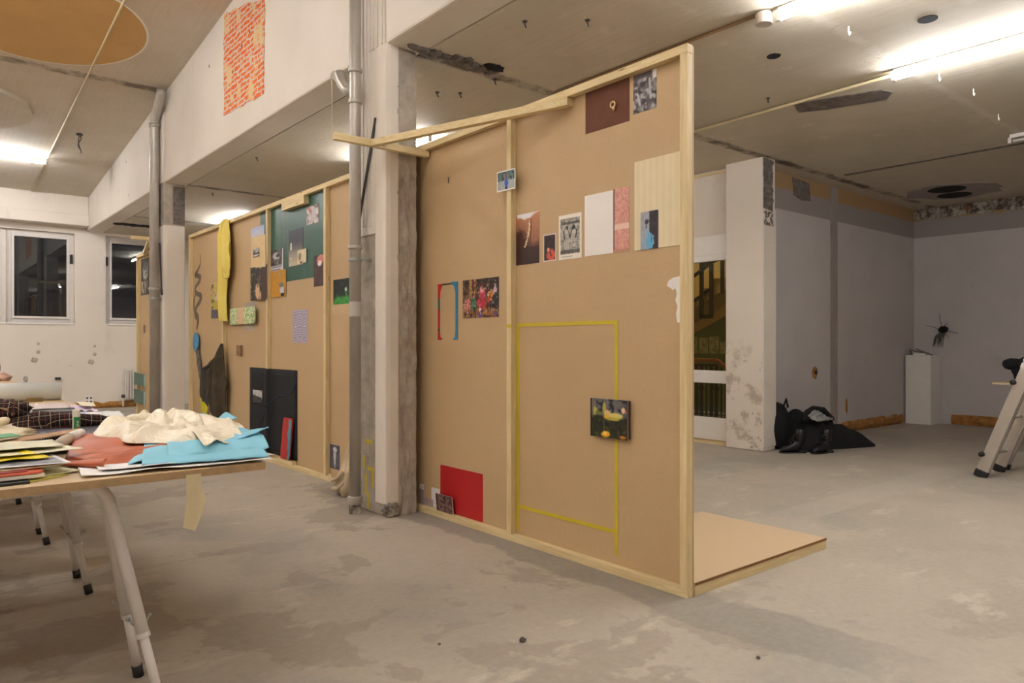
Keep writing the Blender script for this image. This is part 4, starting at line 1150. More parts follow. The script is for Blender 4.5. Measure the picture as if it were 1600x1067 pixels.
t = NT('yellow_cloth')
c = t.mix(t.ramp(t.noise(5, 3), .3, .7), lin((236, 216, 118)), lin((228, 206, 100)))
MAT['yellow_cloth'] = t.fin(c, .8, bump=t.noise(120, 2), bs=.1)
rows = [(2.735, 9.00, 8.80, .3), (2.70, 9.04, 8.78, .6), (2.55, 9.06, 8.73), (2.30, 9.07, 8.70), (2.14, 9.08, 8.70), (2.09, 9.06, 8.76), (2.05, 9.05, 8.81), (1.80, 9.05, 8.83), (1.55, 9.06, 8.81, .9), (1.52, 9.05, 8.81, .7)]
rows = [r if len(r) == 4 else (*r, 1.0) for r in rows]
t = thing('shirt', 'yellow shirt hanging over the top rail of the long partition', 'shirt', (2.93, 8.95, 1.52))
drape(rows, 2.934, .062, 3.0, 1, 56, 80).build('body', 'yellow_cloth', t, smooth=True, solid=.006)
drape([(2.45, 8.86, 8.68, .5), (2.30, 8.84, 8.665, 1), (2.10, 8.82, 8.66, 1), (2.02, 8.80, 8.70, .6)], 2.91, .06, 1, 4, 14, 24).build('sleeve', 'yellow_cloth', t, smooth=True, solid=.006)
MAT['olive'] = M('olive_cloth', (66, 56, 38), .9, v=.25, vs=12, bs=.25, bscale=70)
MAT['dark_lining'] = M('dark_lining', (60, 51, 42), .75, v=.2, bs=.2)
t = thing('jacket', 'dark olive jacket hanging on the long partition', 'jacket', (2.95, 9.2, .2))
drape([(1.25, 9.04, 8.99, .2), (1.16, 9.12, 8.97, .6), (1.0, 9.24, 8.92, 1), (.86, 9.36, 8.86, 1), (.76, 9.40, 8.80, 1), (.68, 9.38, 8.84, 1), (.55, 9.40, 8.86, 1), (.42, 9.32, 8.90, .9), (.32, 9.14, 8.92, .7), (.20, 8.98, 8.94, .3)], 2.934, .09, 2, 7).build('body', 'olive', t, smooth=True, solid=.008)
drape([(1.12, 9.22, 9.06, .2), (1.03, 9.52, 9.10, .6), (.98, 9.60, 9.12, .8), (.92, 9.86, 9.14, 1), (.80, 9.87, 9.2, 1), (.66, 9.88, 9.28, 1), (.58, 9.86, 9.36, 1), (.50, 9.66, 9.40, .7), (.44, 9.56, 9.46, .4)], 2.955, .06, 1.5, 3).build('lining', 'dark_lining', t, smooth=True, solid=.006)
# black cloth folded over the stud
MAT['black_felt'] = M('black_felt', (19, 18, 20), .85, v=.15, vs=3, bs=.15, bscale=80)
prof = [(8.229, .004), (7.78, .006), (7.70, .02), (7.66, .049), (7.605, .049), (7.57, .02), (7.50, .006), (6.93, .004)]
m = MB()
def f(u, v):
    q = u * (len(prof) - 1); i = min(int(q), len(prof) - 2); t_ = q - i
    y = prof[i][0] * (1 - t_) + prof[i + 1][0] * t_; d = prof[i][1] * (1 - t_) + prof[i + 1][1] * t_
    return (BX - d - .002 * noise.noise(Vector((y * 6, v * 3, 0))), y, .985 - v * .90)
m.grid(f, 56, 12)
t = tag(m.build('black_cloth', 'black_felt', base=(BX, 7.6, .085), smooth=True, solid=.003), 'black cloth rectangle pinned over a stud, low on the long partition', 'cloth')
m = MB().tube([(2.976, y, z) for y, z in ((6.94, .95), (6.96, .85), (7.03, .77), (7.18, .73), (7.36, .71), (7.50, .66))] + [(2.945, 7.58, .62), (2.930, 7.63, .59), (2.945, 7.68, .56), (2.972, 7.76, .50), (2.976, 7.88, .39), (2.976, 8.0, .2)], .005, 6)
m.build('blue_thread', M('dark_blue_thread', (44, 48, 84), .7), t, smooth=True)
a = cv(20, 24, (40, 36, 36)); _x, _y = gr(a); put(a, np.clip((.5 - _y + .2 * (_x - .5)) * 20, 0, 1), (206, 200, 200)); spl(a, .55, 2, (110, 104, 100), .5); rec(a, 0, .0, 1, .05, (220, 216, 212))
_o = picture('photo_print', a, (BX - .012, 8.11, .738), (0, -.27, 0), (0, 0, -.14), (-1, 0, 0), .002)
tag(_o, 'small torn grey photo on the black cloth', 'photo')
# red and blue rounded board
m = MB()
pts = []
for (cy, cz, a0) in ((7.02, .46, 0), (7.19, .46, 90), (7.21, .10, 180), (7.05, .10, 270)):
    for k in range(5):
        q = math.radians(a0 + k * 22.5)
        pts.append((2.90, cy - .03 * math.cos(q), cz + .03 * math.sin(q)))
m.prism([(2.925 + .03 * (p[2] / .5), p[1], p[2] + .01) for p in pts], (.018, 0, 0))
t = tag(m.build('rounded_board', 'red_paint', base=(2.93, 7.1, .08), bevel=.003), 'red and blue rounded board leaning on the floor block', 'board')
m = MB()
bp = [(7.0, .485), (7.075, .485), (7.06, .40), (7.10, .34), (7.06, .28), (7.08, .20), (7.04, .16), (7.07, .10), (7.06, .085), (7.02, .09), (7.0, .14)]
m.prism([(2.925 + .03 * (z / .5) - .003, y, z) for y, z in bp], (.004, 0, 0))
m.build('blue_half', M('grey_blue_paint', (84, 134, 150), .6), t)
t = tag(MB().box(2.955, BX, 8.47, 8.60, 1.112, 1.232).build('wood_block', M('brown_block', (150, 110, 80), .7), base=(BX, 8.53, 1.11), bevel=.003), 'small brown wooden block stuck right of the olive jacket', 'block')
a = cv(24, 32, (84, 82, 94)); nz(a, .15, 3); ell(a, .5, .2, .2, .12, (214, 210, 212), 3); ell(a, .5, .5, .12, .3, (206, 202, 206), 3); rec(a, .42, .6, .47, .95, (196, 192, 196)); rec(a, .54, .6, .58, .95, (196, 192, 196))
wallpic('photo_print', 'small grey photo of a pale figure low beside the near drainpipe', 'photo', 6.204, 6.011, .115, .333, a)
# cloth bag in the corner behind the pipe
MAT['beige_cloth'] = M('beige_cloth', (200, 178, 146), .9, v=.12, vs=8, bs=.3)
t = thing('cloth_bag', 'beige cloth bag slumped on the floor behind the near drainpipe', 'bag', (2.80, 5.45, 0))
m = MB()
def f(u, v):
    ph = u * 2 * PI
    rr = (.03 + .10 * v ** 1.3) * (1 + .22 * math.sin(ph * 5 + 3 * v) * (1 - v * .6)) * (1 - max(0, v - .9) * 4)
    cx, cy, z = 2.85 - .05 * v, 5.40 + .10 * v, .60 * (1 - v) + .01
    return (min(2.933, cx + rr * math.cos(ph) * .8), cy + rr * 1.35 * math.sin(ph), z + .02 * noise.noise(Vector((math.cos(ph) * 2, math.sin(ph) * 2, v * 6))))
m.grid(f, 40, 30)
m.build('body', 'beige_cloth', t, smooth=True)
m = MB()
m.tube([(2.72, 5.44, .20), (2.71, 5.52, .14), (2.70, 5.58, .12), (2.71, 5.64, .16)], .016, 8)
m.tube([(2.73, 5.42, .12), (2.71, 5.50, .06), (2.72, 5.60, .05)], .02, 8)
m.build('fold', 'beige_cloth', t, smooth=True)

# ------------------------------------------------------------------ things on the furthest partition
a = cv(36, 50, (58, 54, 50)); nz(a, .2, 3); ell(a, .32, .35, .2, .3, (176, 180, 170), 2); ell(a, .32, .2, .22, .16, (50, 48, 46), 2, .6); rec(a, .05, .62, .45, .95, (206, 190, 160)); lne(a, .2, .6, .25, .95, .05, (60, 54, 50)); lne(a, .38, .6, .36, .95, .05, (60, 54, 50)); ell(a, .72, .35, .16, .28, (170, 168, 166), 2, .8); ell(a, .75, .65, .22, .3, (48, 44, 42), 2); spl(a, .6, 3, (36, 34, 32), .7)
wallpic('photo_print', 'large black and white figure print on the furthest partition', 'photo', 13.22, 12.30, 2.047, 2.64, a)
MAT['green_grey'] = M('green_grey_board', (96, 118, 104), .5)
for z0, z1, lab in ((.56, .775, 'upper grey-green box on the edge of the furthest partition'), (.26, .50, 'lower grey-green box on the edge of the furthest partition')):
    t = thing('letter_box', lab, 'box', (2.87, 13.2, z0))
    MB().prism([(2.895, 13.25, z0 + .02), (2.895, 13.25, z1 + .005), (2.982, 12.98, z1 - .03), (2.982, 12.98, z0)], (-.02, -.03, 0)).build('front', 'green_grey', t)
    MB().box(2.962, 2.982, 12.93, 12.96, z0 - .01, z1 - .03).build('pale_edge', M('pale_teal_edge', (170, 200, 196), .4), t)
    MB().box(2.96, 2.984, 13.0, 13.2, z0 + .03, z1 - .04).build('back', 'green_grey', t)
tag(MB().blob((2.975, 13.0, 1.49), .006, .06, .07, .3, 4, 2, 14, False).build('pencil_sketch', M('pencil_grey', (150, 124, 96), .8), base=(2.98, 13.0, 1.4), smooth=True), 'faint round sketch on the furthest partition', 'drawing')

# ------------------------------------------------------------------ far wall fittings
t = thing('radiator', 'white ribbed radiator under the right far window', 'radiator', (3.7, 15.9, .14))
MB().box(3.30, 4.2, 15.90, 15.95, .15, .75).build('panel', 'white_metal', t, bevel=.006)
m = MB()
for k in range(18):
    x = 3.33 + k * .049
    m.box(x, x + .026, 15.86, 15.90, .18, .72)
m.build('ribs', 'white_metal', t, bevel=.006)
MB().tube([(3.27, 15.93, .02), (3.27, 15.93, .20), (3.31, 15.93, .20)], .018, 8).build('pipe', 'white_metal', t)
MB().blob((3.265, 15.90, .22), .04, .03, .035, .1, 2, 1, 12, False).build('valve', 'dark_metal', t, smooth=True)
for (x, z, lab) in ((2.69, .17, 'white double socket at the foot of the far wall'),):
    t = thing('socket', lab, 'socket', (x, 15.99, z))
    MB().box(x - .07, x + .07, 15.975, 15.998, z - .08, z + .08).build('plate', 'white_paint', t, bevel=.004)
    for dx in (-.032, .032):
        for dz in (-.036, .036):
            MB().tube([(x + dx, 15.976, z + dz), (x + dx, 15.970, z + dz)], .020, 10).build('outlet', 'dark_metal', t)
t = thing('wall_plug', 'small black plug on the far wall above the paper roll', 'plug', (2.15, 15.98, .60))
MB().box(2.13, 2.22, 15.94, 15.998, .575, .62).build('body', 'black_rubber', t, bevel=.004)
MB().box(2.22, 2.26, 15.96, 15.998, .58, .62).build('cap', 'white_paint', t)
tag(MB().blob((1.67, 15.99, .6), .035, .015, .05, .3, 3, 2, 14, False).build('wall_hole', 'rough', base=(1.67, 15.99, .6), smooth=True), 'small grey plaster hole in the far wall left of the plug', 'hole')
for x, z, lab in ((1.87, 1.25, 'left chipped spot under the left window'), (2.79, 1.2, 'right chipped spot between the two windows')):
    m = MB().blob((x, 15.998, z), .02, .004, .025, .4, 4, 3, 12, False).blob((x, 15.998, z - .15), .03, .003, .03, .5, 4, 5, 12, False).blob((x - .06, 15.998, z - .3), .05, .003, .04, .5, 4, 7, 12, False)
    tag(m.build('wall_chip', 'rough', base=(x, 15.99, z), smooth=True), lab, 'chip')

# ------------------------------------------------------------------ trestle tables
ZT = .805


def tabletop(lab, x0, x1, y0, y1):
    t = thing('tabletop', lab, 'table top', ((x0 + x1) / 2, (y0 + y1) / 2, ZT - .028), group='table tops on trestles')
    MB().box(x0, x1, y0 + .001, y1, ZT - .028, ZT).build('board', 'table_top', t, bevel=.001)
    MB().box(x0, x1, y0 - .001, y0 + .001, ZT - .027, ZT - .001).build('edge_band', 'table_edge', t)
    MB().box(x1 - .001, x1 + .001, y0 + .001, y1, ZT - .027, ZT - .001).build('edge_band', 'table_edge', t)
tabletop('pale wooden table top in front, heaped with fabrics', -.95, 1.035, 2.70, 4.62)
tabletop('pale wooden table top behind the checked shirt', -1.05, .955, 5.05, 7.35)
tabletop('pale wooden table top at the far end of the row', -1.05, .985, 7.75, 11.2)


def trestle(lab, x0, yc, xr=.67, lean=0.0):
    t = thing('trestle', lab, 'trestle', (x0, yc, 0), group='white tubular trestles')
    H = ZT - .028 - .021
    xm = xr - .475
    for s_ in (-1, 1):
        def P(x, z, s_=s_):
            e = 1 - z / H
            return (x + (.13 * (e - 1) if x > xm else -.13 * (e - 1)), yc - lean * e + s_ * (.024 + (.165 - .024) * e), z)
        pts = []
        R = .07
        pts.append(P(xr, .24))
        pts.append(P(xr, H - R))
        for k in range(1, 7):
            q = k * PI / 12
            pts.append(P(xr - R + R * math.cos(q), H - R + R * math.sin(q)))
        xl = xr - .95
        for k in range(0, 7):
            q = PI / 2 + k * PI / 12
            pts.append(P(xl + R + R * math.cos(q), H - R + R * math.sin(q)))
        pts.append(P(xl, .24))
        fr = MB().tube(pts, .021, 12).build('leg_frame', 'white_metal', t, smooth=True)
        for x in (xr, xl):
            MB().tube([P(x, .04), P(x, .27)], .0155, 10).build('leg_extension', 'white_metal', fr, smooth=True)
            MB().tube([P(x, .0), P(x, .045)], .019, 10).build('rubber_foot', 'black_rubber', fr, smooth=True)
            MB().tube([P(x, .235), P(x, .25)], .0225, 12).build('sleeve', 'white_metal', fr)
            c0 = Vector(P(x, .30))
            MB().tube([c0 + Vector((.028 * math.cos(q), .030 * s_ * .2, .028 * math.sin(q))) for q in [PI + k * PI / 10 for k in range(11)]], .003, 6).tube([c0 + Vector((-.03, 0, 0)), c0 + Vector((-.04, 0, .004))], .006, 6).tube([c0 + Vector((.03, 0, 0)), c0 + Vector((.04, 0, .004))], .006, 6).build('stop_hook', 'zinc', fr, smooth=True)
    for x in (xr - .075, xr - .875):
        zz = .42
        e = 1 - zz / H
        yy = .024 + .141 * e
        MB().bar((x, yc - lean * e - yy, zz - .03), (x, yc - lean * e + yy, zz + .03), .02, .004).build('folding_stay', 'white_metal', t)
    for x in (xr - .75, xr - .30):
        MB().box(x - .04, x + .04, yc - .035, yc + .035, H - .01, H + .021).build('hinge', 'white_metal', t)
for lab, yc in (('white tubular trestle at the front, nearest leg leaving the picture', 2.94), ('second white trestle under the front table top', 4.32), ('third white trestle, first under the middle table top', 5.50), ('fourth white trestle, far end of the middle table top', 6.98), ('fifth white trestle under the furthest table top', 8.2), ('sixth white trestle, furthest in the row', 10.7)):
    trestle(lab, .2, yc, .70 if 4 < yc < 5 else .67, lean=.10 if yc < 3 else 0)
tag(MB().prism([(.752, 2.692, .79), (.802, 2.692, .79), (.803, 2.690, .745), (.815, 2.682, .705), (.803, 2.674, .66), (.775, 2.668, .595), (.735, 2.670, .612), (.750, 2.680, .70)], (0, .002, 0)).build('tape_strip', 'masking', base=(.775, 2.69, .6)), 'strip of beige masking tape hanging from the table front edge', 'tape')

# ------------------------------------------------------------------ things on the tables
COL = {}
def flat(name, label, cat, pts, z, th, col, rough=.6, group=None, dz=None):
    key = 'sheet_%d_%d_%d' % col
    if key not in MAT:
        MAT[key] = M(key, col, rough, v=.04, vs=8, bs=.04)
    m = MB()
    pp = [(p[0], p[1], z + (dz[i] if dz else 0)) for i, p in enumerate(pts)]
    m.prism(pp, (0, 0, th))
    cx = sum(p[0] for p in pts) / len(pts); cy = sum(p[1] for p in pts) / len(pts)
    return tag(m.build(name, MAT[key], base=(cx, cy, z)), label, cat, group)
def rectp(cx, cy, w_, d, rot):
    c_, s_ = math.cos(math.radians(rot)), math.sin(math.radians(rot))
    return [(cx + x * c_ - y * s_, cy + x * s_ + y * c_) for x, y in ((-w_ / 2, -d / 2), (w_ / 2, -d / 2), (w_ / 2, d / 2), (-w_ / 2, d / 2))]
G = 'papers piled at the left table edge'
def wavy(name, label, cat, pts, z, th, col, amp=.006, seed=0, group=None):
    """large sheet with slightly lifting edges"""
    key = 'sheet_%d_%d_%d' % col
    if key not in MAT:
        MAT[key] = M(key, col, .65, v=.03, vs=8, bs=.03)
    P4 = [Vector((p[0], p[1], 0)) for p in pts]
    m = MB()
    def f(u, v):
        p = (P4[0].lerp(P4[1], u)).lerp(P4[3].lerp(P4[2], u), v)
        e = max(abs(u - .5), abs(v - .5)) * 2
        lift = amp * max(0, e - .6) / .4 * (1 + noise.noise(Vector((u * 4 + seed, v * 4, seed))))
        return (p.x, p.y, z + th / 2 + lift)
    m.grid(f, 24, 16)
    return tag(m.build(name, MAT[key], base=(P4[0] + P4[2]) / 2 + Vector((0, 0, z)), smooth=True, solid=th), label, cat, group)
wavy('paper_sheet', 'large white paper sheet under the coloured fabrics, curling at front', 'sheet', [(.44, 2.75), (1.06, 2.685), (1.10, 3.25), (.50, 3.30)], ZT, .0015, (240, 235, 230), .010, 2)
wavy('paper_sheet', 'second white paper sheet, its tip beyond the table corner', 'sheet', [(.50, 2.80), (1.095, 2.755), (1.08, 3.22), (.54, 3.26)], ZT + .012, .0015, (236, 232, 228), .004, 5)
# pile of papers at the left
flat('folder', 'black folder at the bottom front of the paper pile', 'folder', [(.10, 2.74), (.30, 2.76), (.30, 3.0), (.10, 2.98)], ZT, .008, (34, 32, 32), .5, G)
flat('paper_sheet', 'olive yellow sheet sticking out at the front of the paper pile', 'sheet', [(.29, 2.765), (.42, 2.85), (.36, 3.0), (.24, 2.92)], ZT + .001, .003, (196, 184, 84), .6, G)
flat('paper_sheet', 'pale green-white sheet under the orange brochure', 'sheet', [(.22, 2.78), (.46, 2.90), (.40, 3.08), (.18, 2.98)], ZT + .005, .003, (222, 218, 178), .6, G)
flat('magazine', 'white magazine with thick page edges in the paper pile', 'magazine', [(.10, 2.775), (.345, 2.80), (.34, 3.06), (.10, 3.06)], ZT + .012, .010, (232, 222, 206), .6, G)
flat('brochure', 'orange red brochure in the paper pile', 'brochure', [(.08, 2.785), (.325, 2.80), (.345, 2.825), (.33, 3.06), (.08, 3.06)], ZT + .024, .006, (214, 104, 74), .5, G)
flat('brochure', 'dark red brochure lying on the orange one', 'brochure', [(.08, 2.80), (.30, 2.815), (.30, 3.02), (.08, 3.02)], ZT + .031, .003, (150, 48, 40), .5, G)
flat('envelope', 'cream envelope on the red brochure', 'envelope', [(.14, 2.83), (.38, 2.86), (.43, 2.90), (.37, 3.08), (.10, 3.04)], ZT + .035, .004, (226, 206, 164), .6, G)
_a = cv(36, 26, (128, 128, 134)); nz(_a, .3, 4); spl(_a, .6, 3, (84, 84, 92)); bor(_a, .05, .08, (226, 224, 226))
_o = picture('photo_print', _a, (.08, 3.10, ZT + .044), (.325, -.02, 0), (.02, -.24, 0), (0, 0, 1), .002)
tag(_o, 'grey photo print with white border on the paper pile', 'photo', G)
wavy('paper_sheet', 'bright yellow sheet on the paper pile', 'sheet', [(.10, 2.93), (.385, 2.955), (.33, 3.20), (.08, 3.20)], ZT + .048, .0015, (236, 210, 30), .006, 7, G)
wavy('paper_sheet', 'cream sheet partly over the bright yellow one', 'sheet', [(.12, 3.02), (.50, 3.06), (.44, 3.32), (.10, 3.32)], ZT + .051, .0015, (228, 222, 190), .008, 9, G)
wavy('paper_sheet', 'pale grey-green sheet at the back of the paper pile', 'sheet', [(.10, 3.16), (.45, 3.16), (.44, 3.38), (.10, 3.38)], ZT + .06, .0015, (214, 208, 180), .006, 12, G)
flat('folder', 'tan folder behind the yellow sheets', 'folder', [(.08, 3.28), (.42, 3.30), (.44, 3.48), (.08, 3.46)], ZT + .030, .010, (206, 178, 134), .6, G)
flat('folder', 'black-brown folder behind the tan folder', 'folder', [(.20, 3.36), (.52, 3.42), (.53, 3.54), (.20, 3.52)], ZT + .012, .014, (70, 54, 44), .5, G)
# corrugated board
t = thing('cardboard_strip', 'long corrugated cardboard strip across the left of the table', 'cardboard', (.4, 3.6, ZT))
MB().prism([(.16, 3.47, ZT + .034), (.60, 3.66, ZT + .060), (.58, 3.76, ZT + .060), (.14, 3.58, ZT + .034)], (0, 0, .004)).build('face', M('brown_card', (186, 146, 110), .8), t)
m = MB()
for k in range(46):
    p = Vector((.16, 3.472, ZT + .016)).lerp(Vector((.60, 3.662, ZT + .044)), k / 45)
    m.bar(p, p + Vector((-.0, .09, 0)), .003, .016, (1, 0, 0))
m.build('flutes', M('dark_flutes', (74, 60, 50), .8), t)
MB().prism([(.16, 3.47, ZT + .0), (.60, 3.66, ZT + .0), (.58, 3.76, ZT + .0), (.14, 3.58, ZT + .0)], (0, 0, .014)).build('stack', M('card_stack', (96, 74, 58), .8), t)
flat('paper_sheet', 'green sheet on the cardboard strip', 'sheet', [(.20, 3.56), (.36, 3.62), (.34, 3.74), (.16, 3.70)], ZT + .062, .003, (60, 150, 88), .5)
flat('card', 'gold coloured card between the cardboard and the glue stick', 'card', [(.45, 3.80), (.60, 3.80), (.53, 4.02), (.46, 4.0)], ZT, .002, (212, 168, 96), .4)
# crumpled film
MAT['film'] = M('cream_film', (228, 210, 176), .3, v=.08, bs=.2, bscale=12)
t = thing('packing_film', 'crumpled cream packing film at the left table edge', 'film', (.33, 4.0, ZT))
MB().blob((.30, 4.0, ZT + .028), .15, .22, .04, .45, 5, 6).build('crumple', 'film', t, smooth=True)
MB().tube([(.28 + .07 * math.cos(q), 4.05 + .08 * math.sin(q), ZT + .075 + .02 * math.cos(q)) for q in [k * PI / 10 for k in range(21)]], .014, 8, cap=False).build('loop', 'film', t, smooth=True)
t = tag(MB().tube([(.455, 3.36, ZT + .046), (.49, 3.45, ZT + .048), (.525, 3.54, ZT + .050)], [.018, .023, .02], 12).build('cloth_roll', M('grey_white_cloth', (204, 190, 168), .8), base=(.5, 3.5, ZT + .05), smooth=True), 'small grey-white rolled cloth beside the brown fabric', 'cloth roll')
MB().tube([(.54, 3.58, ZT + .052), (.585, 3.66, ZT + .054)], .020, 12).build('outer_fold', 'paper', t, smooth=True)

# dark photo sheet
_a = cv(60, 26, (92, 88, 98)); nz(_a, .12, 5); spl(_a, .62, 4, (136, 132, 140), .8); spl(_a, .66, 3, (60, 56, 62), .6); rec(_a, 0, 0, .05, 1, (226, 222, 216)); 
_o = picture('photo_print', _a, (.44, 4.47, ZT + .002), (.42, .02, 0), (.0, -.40, 0), (0, 0, 1), .003)
tag(_o, 'long dark grey photo sheet under the glue stick', 'photo')
# glue stick with its label
t = thing('glue_stick', 'upright glue stick with green label', 'glue stick', (.628, 4.05, ZT))
MB().tube([(.628, 4.05, ZT + .0045), (.628, 4.05, ZT + .095)], .0165, 24).build('tube', 'white_paint', t, smooth=False)
MB().tube([(.628, 4.05, ZT + .095), (.628, 4.05, ZT + .125), (.628, 4.05, ZT + .128)], [.0175, .0175, .015], 24).build('cap', 'white_paint', t)
view = math.atan2(-4.05, -.628)
def wrap(a0, a1, z0, z1, r):
    m = MB()
    def f(u, v):
        q = view + a0 + (a1 - a0) * u
        return (.628 + r * math.cos(q), 4.05 + r * math.sin(q), z0 + (z1 - z0) * v)
    return m.grid(f, 14, 2)
wrap(-.75, 1.3, ZT + .012, ZT + .092, .0168).build('green_label', M('green_label', (30, 132, 76), .5), t)
wrap(.05, .80, ZT + .022, ZT + .040, .0170).build('orange_mark', M('orange_label', (232, 112, 50), .5), t)
cu = bpy.data.curves.new('lettering', 'FONT'); cu.body = 'pix'; cu.size = .026; cu.extrude = .0002; cu.align_x = 'LEFT'
to = bpy.data.objects.new('lettering', cu); C.objects.link(to)
bpy.context.view_layer.update()
tm = bpy.data.meshes.new_from_object(to.evaluated_get(bpy.context.evaluated_depsgraph_get()))
bpy.data.objects.remove(to)
for v_ in tm.vertices:
    along, across = v_.co.x, v_.co.y
    q = view + .62 - (across - .0) / .0172 * .8
    rr_ = .0172 + v_.co.z
    v_.co = (rr_ * math.cos(q), rr_ * math.sin(q), .043 + along)
tm.materials.append(MAT['white_paint'])
lo = bpy.data.objects.new('lettering', tm); C.objects.link(lo); lo.parent = t
tag(MB().blob((.75, 4.06, ZT + .016), .03, .026, .02, .2, 4, 3, 20).build('paper_ball', 'paper', base=(.75, 4.06, ZT), smooth=True), 'crumpled white paper ball behind the cream satin', 'paper ball')


def heap(outline, z0, hfun, nr=26, nt=120, drop=0.0, seed=0):
    """cloth lying in a heap: outline polygon in the table plane, height by function of (x, y, rho)"""
    cx = sum(p[0] for p in outline) / len(outline); cy = sum(p[1] for p in outline) / len(outline)
    n = len(outline)
    def edge(t_):
        q = t_ * n; i = int(q) % n; f_ = q - int(q)
        p0, p1, p2, p3 = (outline[(i + k - 1) % n] for k in range(4))
        return [.5 * ((2 * p1[c]) + (-p0[c] + p2[c]) * f_ + (2 * p0[c] - 5 * p1[c] + 4 * p2[c] - p3[c]) * f_ ** 2 + (-p0[c] + 3 * p1[c] - 3 * p2[c] + p3[c]) * f_ ** 3) for c in (0, 1)]
    m = MB()
    ring_ = []
    c0 = m.b.verts.new((cx, cy, z0 + hfun(cx, cy, 0)))
    for r in range(1, nr + 1):
        rho = r / nr
        row = []
        for k in range(nt):
            e = edge(k / nt)
            x, y = cx + (e[0] - cx) * rho, cy + (e[1] - cy) * rho
            row.append(m.b.verts.new((x, y, z0 + max(0.0, hfun(x, y, rho)))))
        ring_.append(row)
    base = []
    for k in range(nt):
        e = edge(k / nt)
        base.append(m.b.verts.new((e[0], e[1], z0)))
    for k in range(nt):
        k2 = (k + 1) % nt
        m.b.faces.new((c0, ring_[0][k], ring_[0][k2]))
        for r in range(nr - 1):
            m.b.faces.new((ring_[r][k], ring_[r + 1][k], ring_[r + 1][k2], ring_[r][k2]))
        m.b.faces.new((ring_[-1][k], base[k], base[k2], ring_[-1][k2]))
    return m


def folds(x, y, ang, freq, seed, warp=.5):
    c_, s_ = math.cos(ang), math.sin(ang)
    d = (x * c_ + y * s_) * freq + warp * 3 * noise.noise(Vector((x * 4 + seed, y * 4, seed)))
    return 1 - abs(math.sin(d))
t = NT('cream_satin')
c = t.mix(t.noise(6, 2), lin((250, 240, 218)), lin((246, 232, 204)))
MAT['satin'] = t.fin(c, .34, bump=t.noise(9, 3, .5, dist=2.5), bs=.55, dist=.03)
MAT['terracotta'] = M('terracotta_leather', (184, 92, 52), .45, v=.10, vs=10, bs=.08)
MAT['blue_felt'] = M('blue_fabric', (142, 204, 224), .8, v=.05, vs=6, bs=.1, bscale=150)
# blue fabric: two flat folded layers with a rolled front edge
t = thing('fabric', 'light blue folded fabric at the right table corner', 'fabric', (.88, 2.95, ZT + .015))
def sheet(name, mat, c4, zf, par, nu=50, nv=30, th=.004):
    P4 = [Vector((p[0], p[1], 0)) for p in c4]
    m = MB()
    def f(u, v):
        p = (P4[0].lerp(P4[1], u)).lerp(P4[3].lerp(P4[2], u), v)
        dx, dy, z = zf(u, v, p.x, p.y)
        return (p.x + dx, p.y + dy, ZT + z)
    m.grid(f, nu, nv)
    return m.build(name, mat, par, smooth=True, solid=th)
N3 = lambda x, y, z: noise.noise(Vector((x, y, z)))
def z1(u, v, x, y):
    front = max(0, 1 - v / .22)
    return (0, .012 * N3(u * 4, v, 3) * (1 - v), .018 + .022 * math.sin(min(1, v / .22) * PI / 2) + .007 * N3(u * 5, v * 3, 1) + .006 * math.sin(u * 9) * v)
sheet('lower_layer', 'blue_felt', [(.635, 2.805), (1.055, 2.715), (1.095, 3.20), (.74, 3.22)], z1, t)
def z2(u, v, x, y):
    return (0, .02 * N3(u * 3, v, 8), .034 + .034 * math.sin(min(1, v / .25) * PI / 2) + .010 * N3(u * 6, v * 3, 5) - .014 * max(0, 1 - u * 5) + .014 * max(0, u - .72) * 4 * (1 - abs(v - .5)))
sheet('upper_layer', 'blue_felt', [(.73, 2.835), (1.085, 2.79), (1.13, 3.20), (.82, 3.22)], z2, t)
def z3(u, v, x, y):
    return (0, 0, .014 + .014 * math.sin(u * PI) + .02 * v * u)
sheet('left_tab', 'blue_felt', [(.605, 2.865), (.69, 2.83), (.73, 2.93), (.63, 2.98)], z3, t, 14, 12)
def z4(u, v, x, y):
    return (0, 0, .060 + .050 * u * (1 - .5 * v) + .006 * N3(u * 4, v * 4, 2))
sheet('raised_tip', 'blue_felt', [(.98, 2.90), (1.115, 2.87), (1.14, 3.04), (1.0, 3.12)], z4, t, 16, 14)
def z5(u, v, x, y):
    return (0, 0, .088 + .018 * math.sin(u * 7 + 1) + .01 * v)
sheet('back_tip', 'blue_felt', [(1.04, 3.42), (1.16, 3.36), (1.18, 3.56), (1.07, 3.60)], z5, t, 14, 10)
# terracotta cloth
t = thing('fabric', 'terracotta leather-like fabric draped left of the blue one', 'fabric', (.65, 3.2, ZT + .018))
def z6(u, v, x, y):
    fold = math.exp(-((v - .30 - .12 * u) / .10) ** 2)
    return (0, 0, .016 + .036 * math.sin(min(1, v / .55) * PI / 2) * (.45 + .75 * math.sin(min(1, u * 2.2) * PI / 2)) * (1 - .35 * max(0, u - .45)) - .016 * fold * min(1, u * 4) + .006 * N3(u * 5, v * 5, 4))
sheet('body', 'terracotta', [(.425, 3.0), (.90, 3.06), (.93, 3.36), (.575, 3.72)], z6, t, 60, 40, .004)
def z7(u, v, x, y):
    q = v * PI
    return (-.012 * math.sin(q), -.016 * math.sin(q), .012 + .010 * (1 - math.cos(q)) * (.6 + .8 * u))
sheet('turned_edge', 'terracotta', [(.43, 3.02), (.535, 2.87), (.54, 2.88), (.435, 3.03)], z7, t, 24, 12, .004)
def z8(u, v, x, y):
    return (0, 0, .012 + .040 * math.sin(min(1, v * 1.1) * PI / 2) * (.5 + .5 * u) + .004 * N3(u * 6, v * 4, 6))
sheet('front_flap', 'terracotta', [(.53, 2.868), (.88, 3.03), (.90, 3.14), (.46, 3.05)], z8, t, 40, 20, .004)
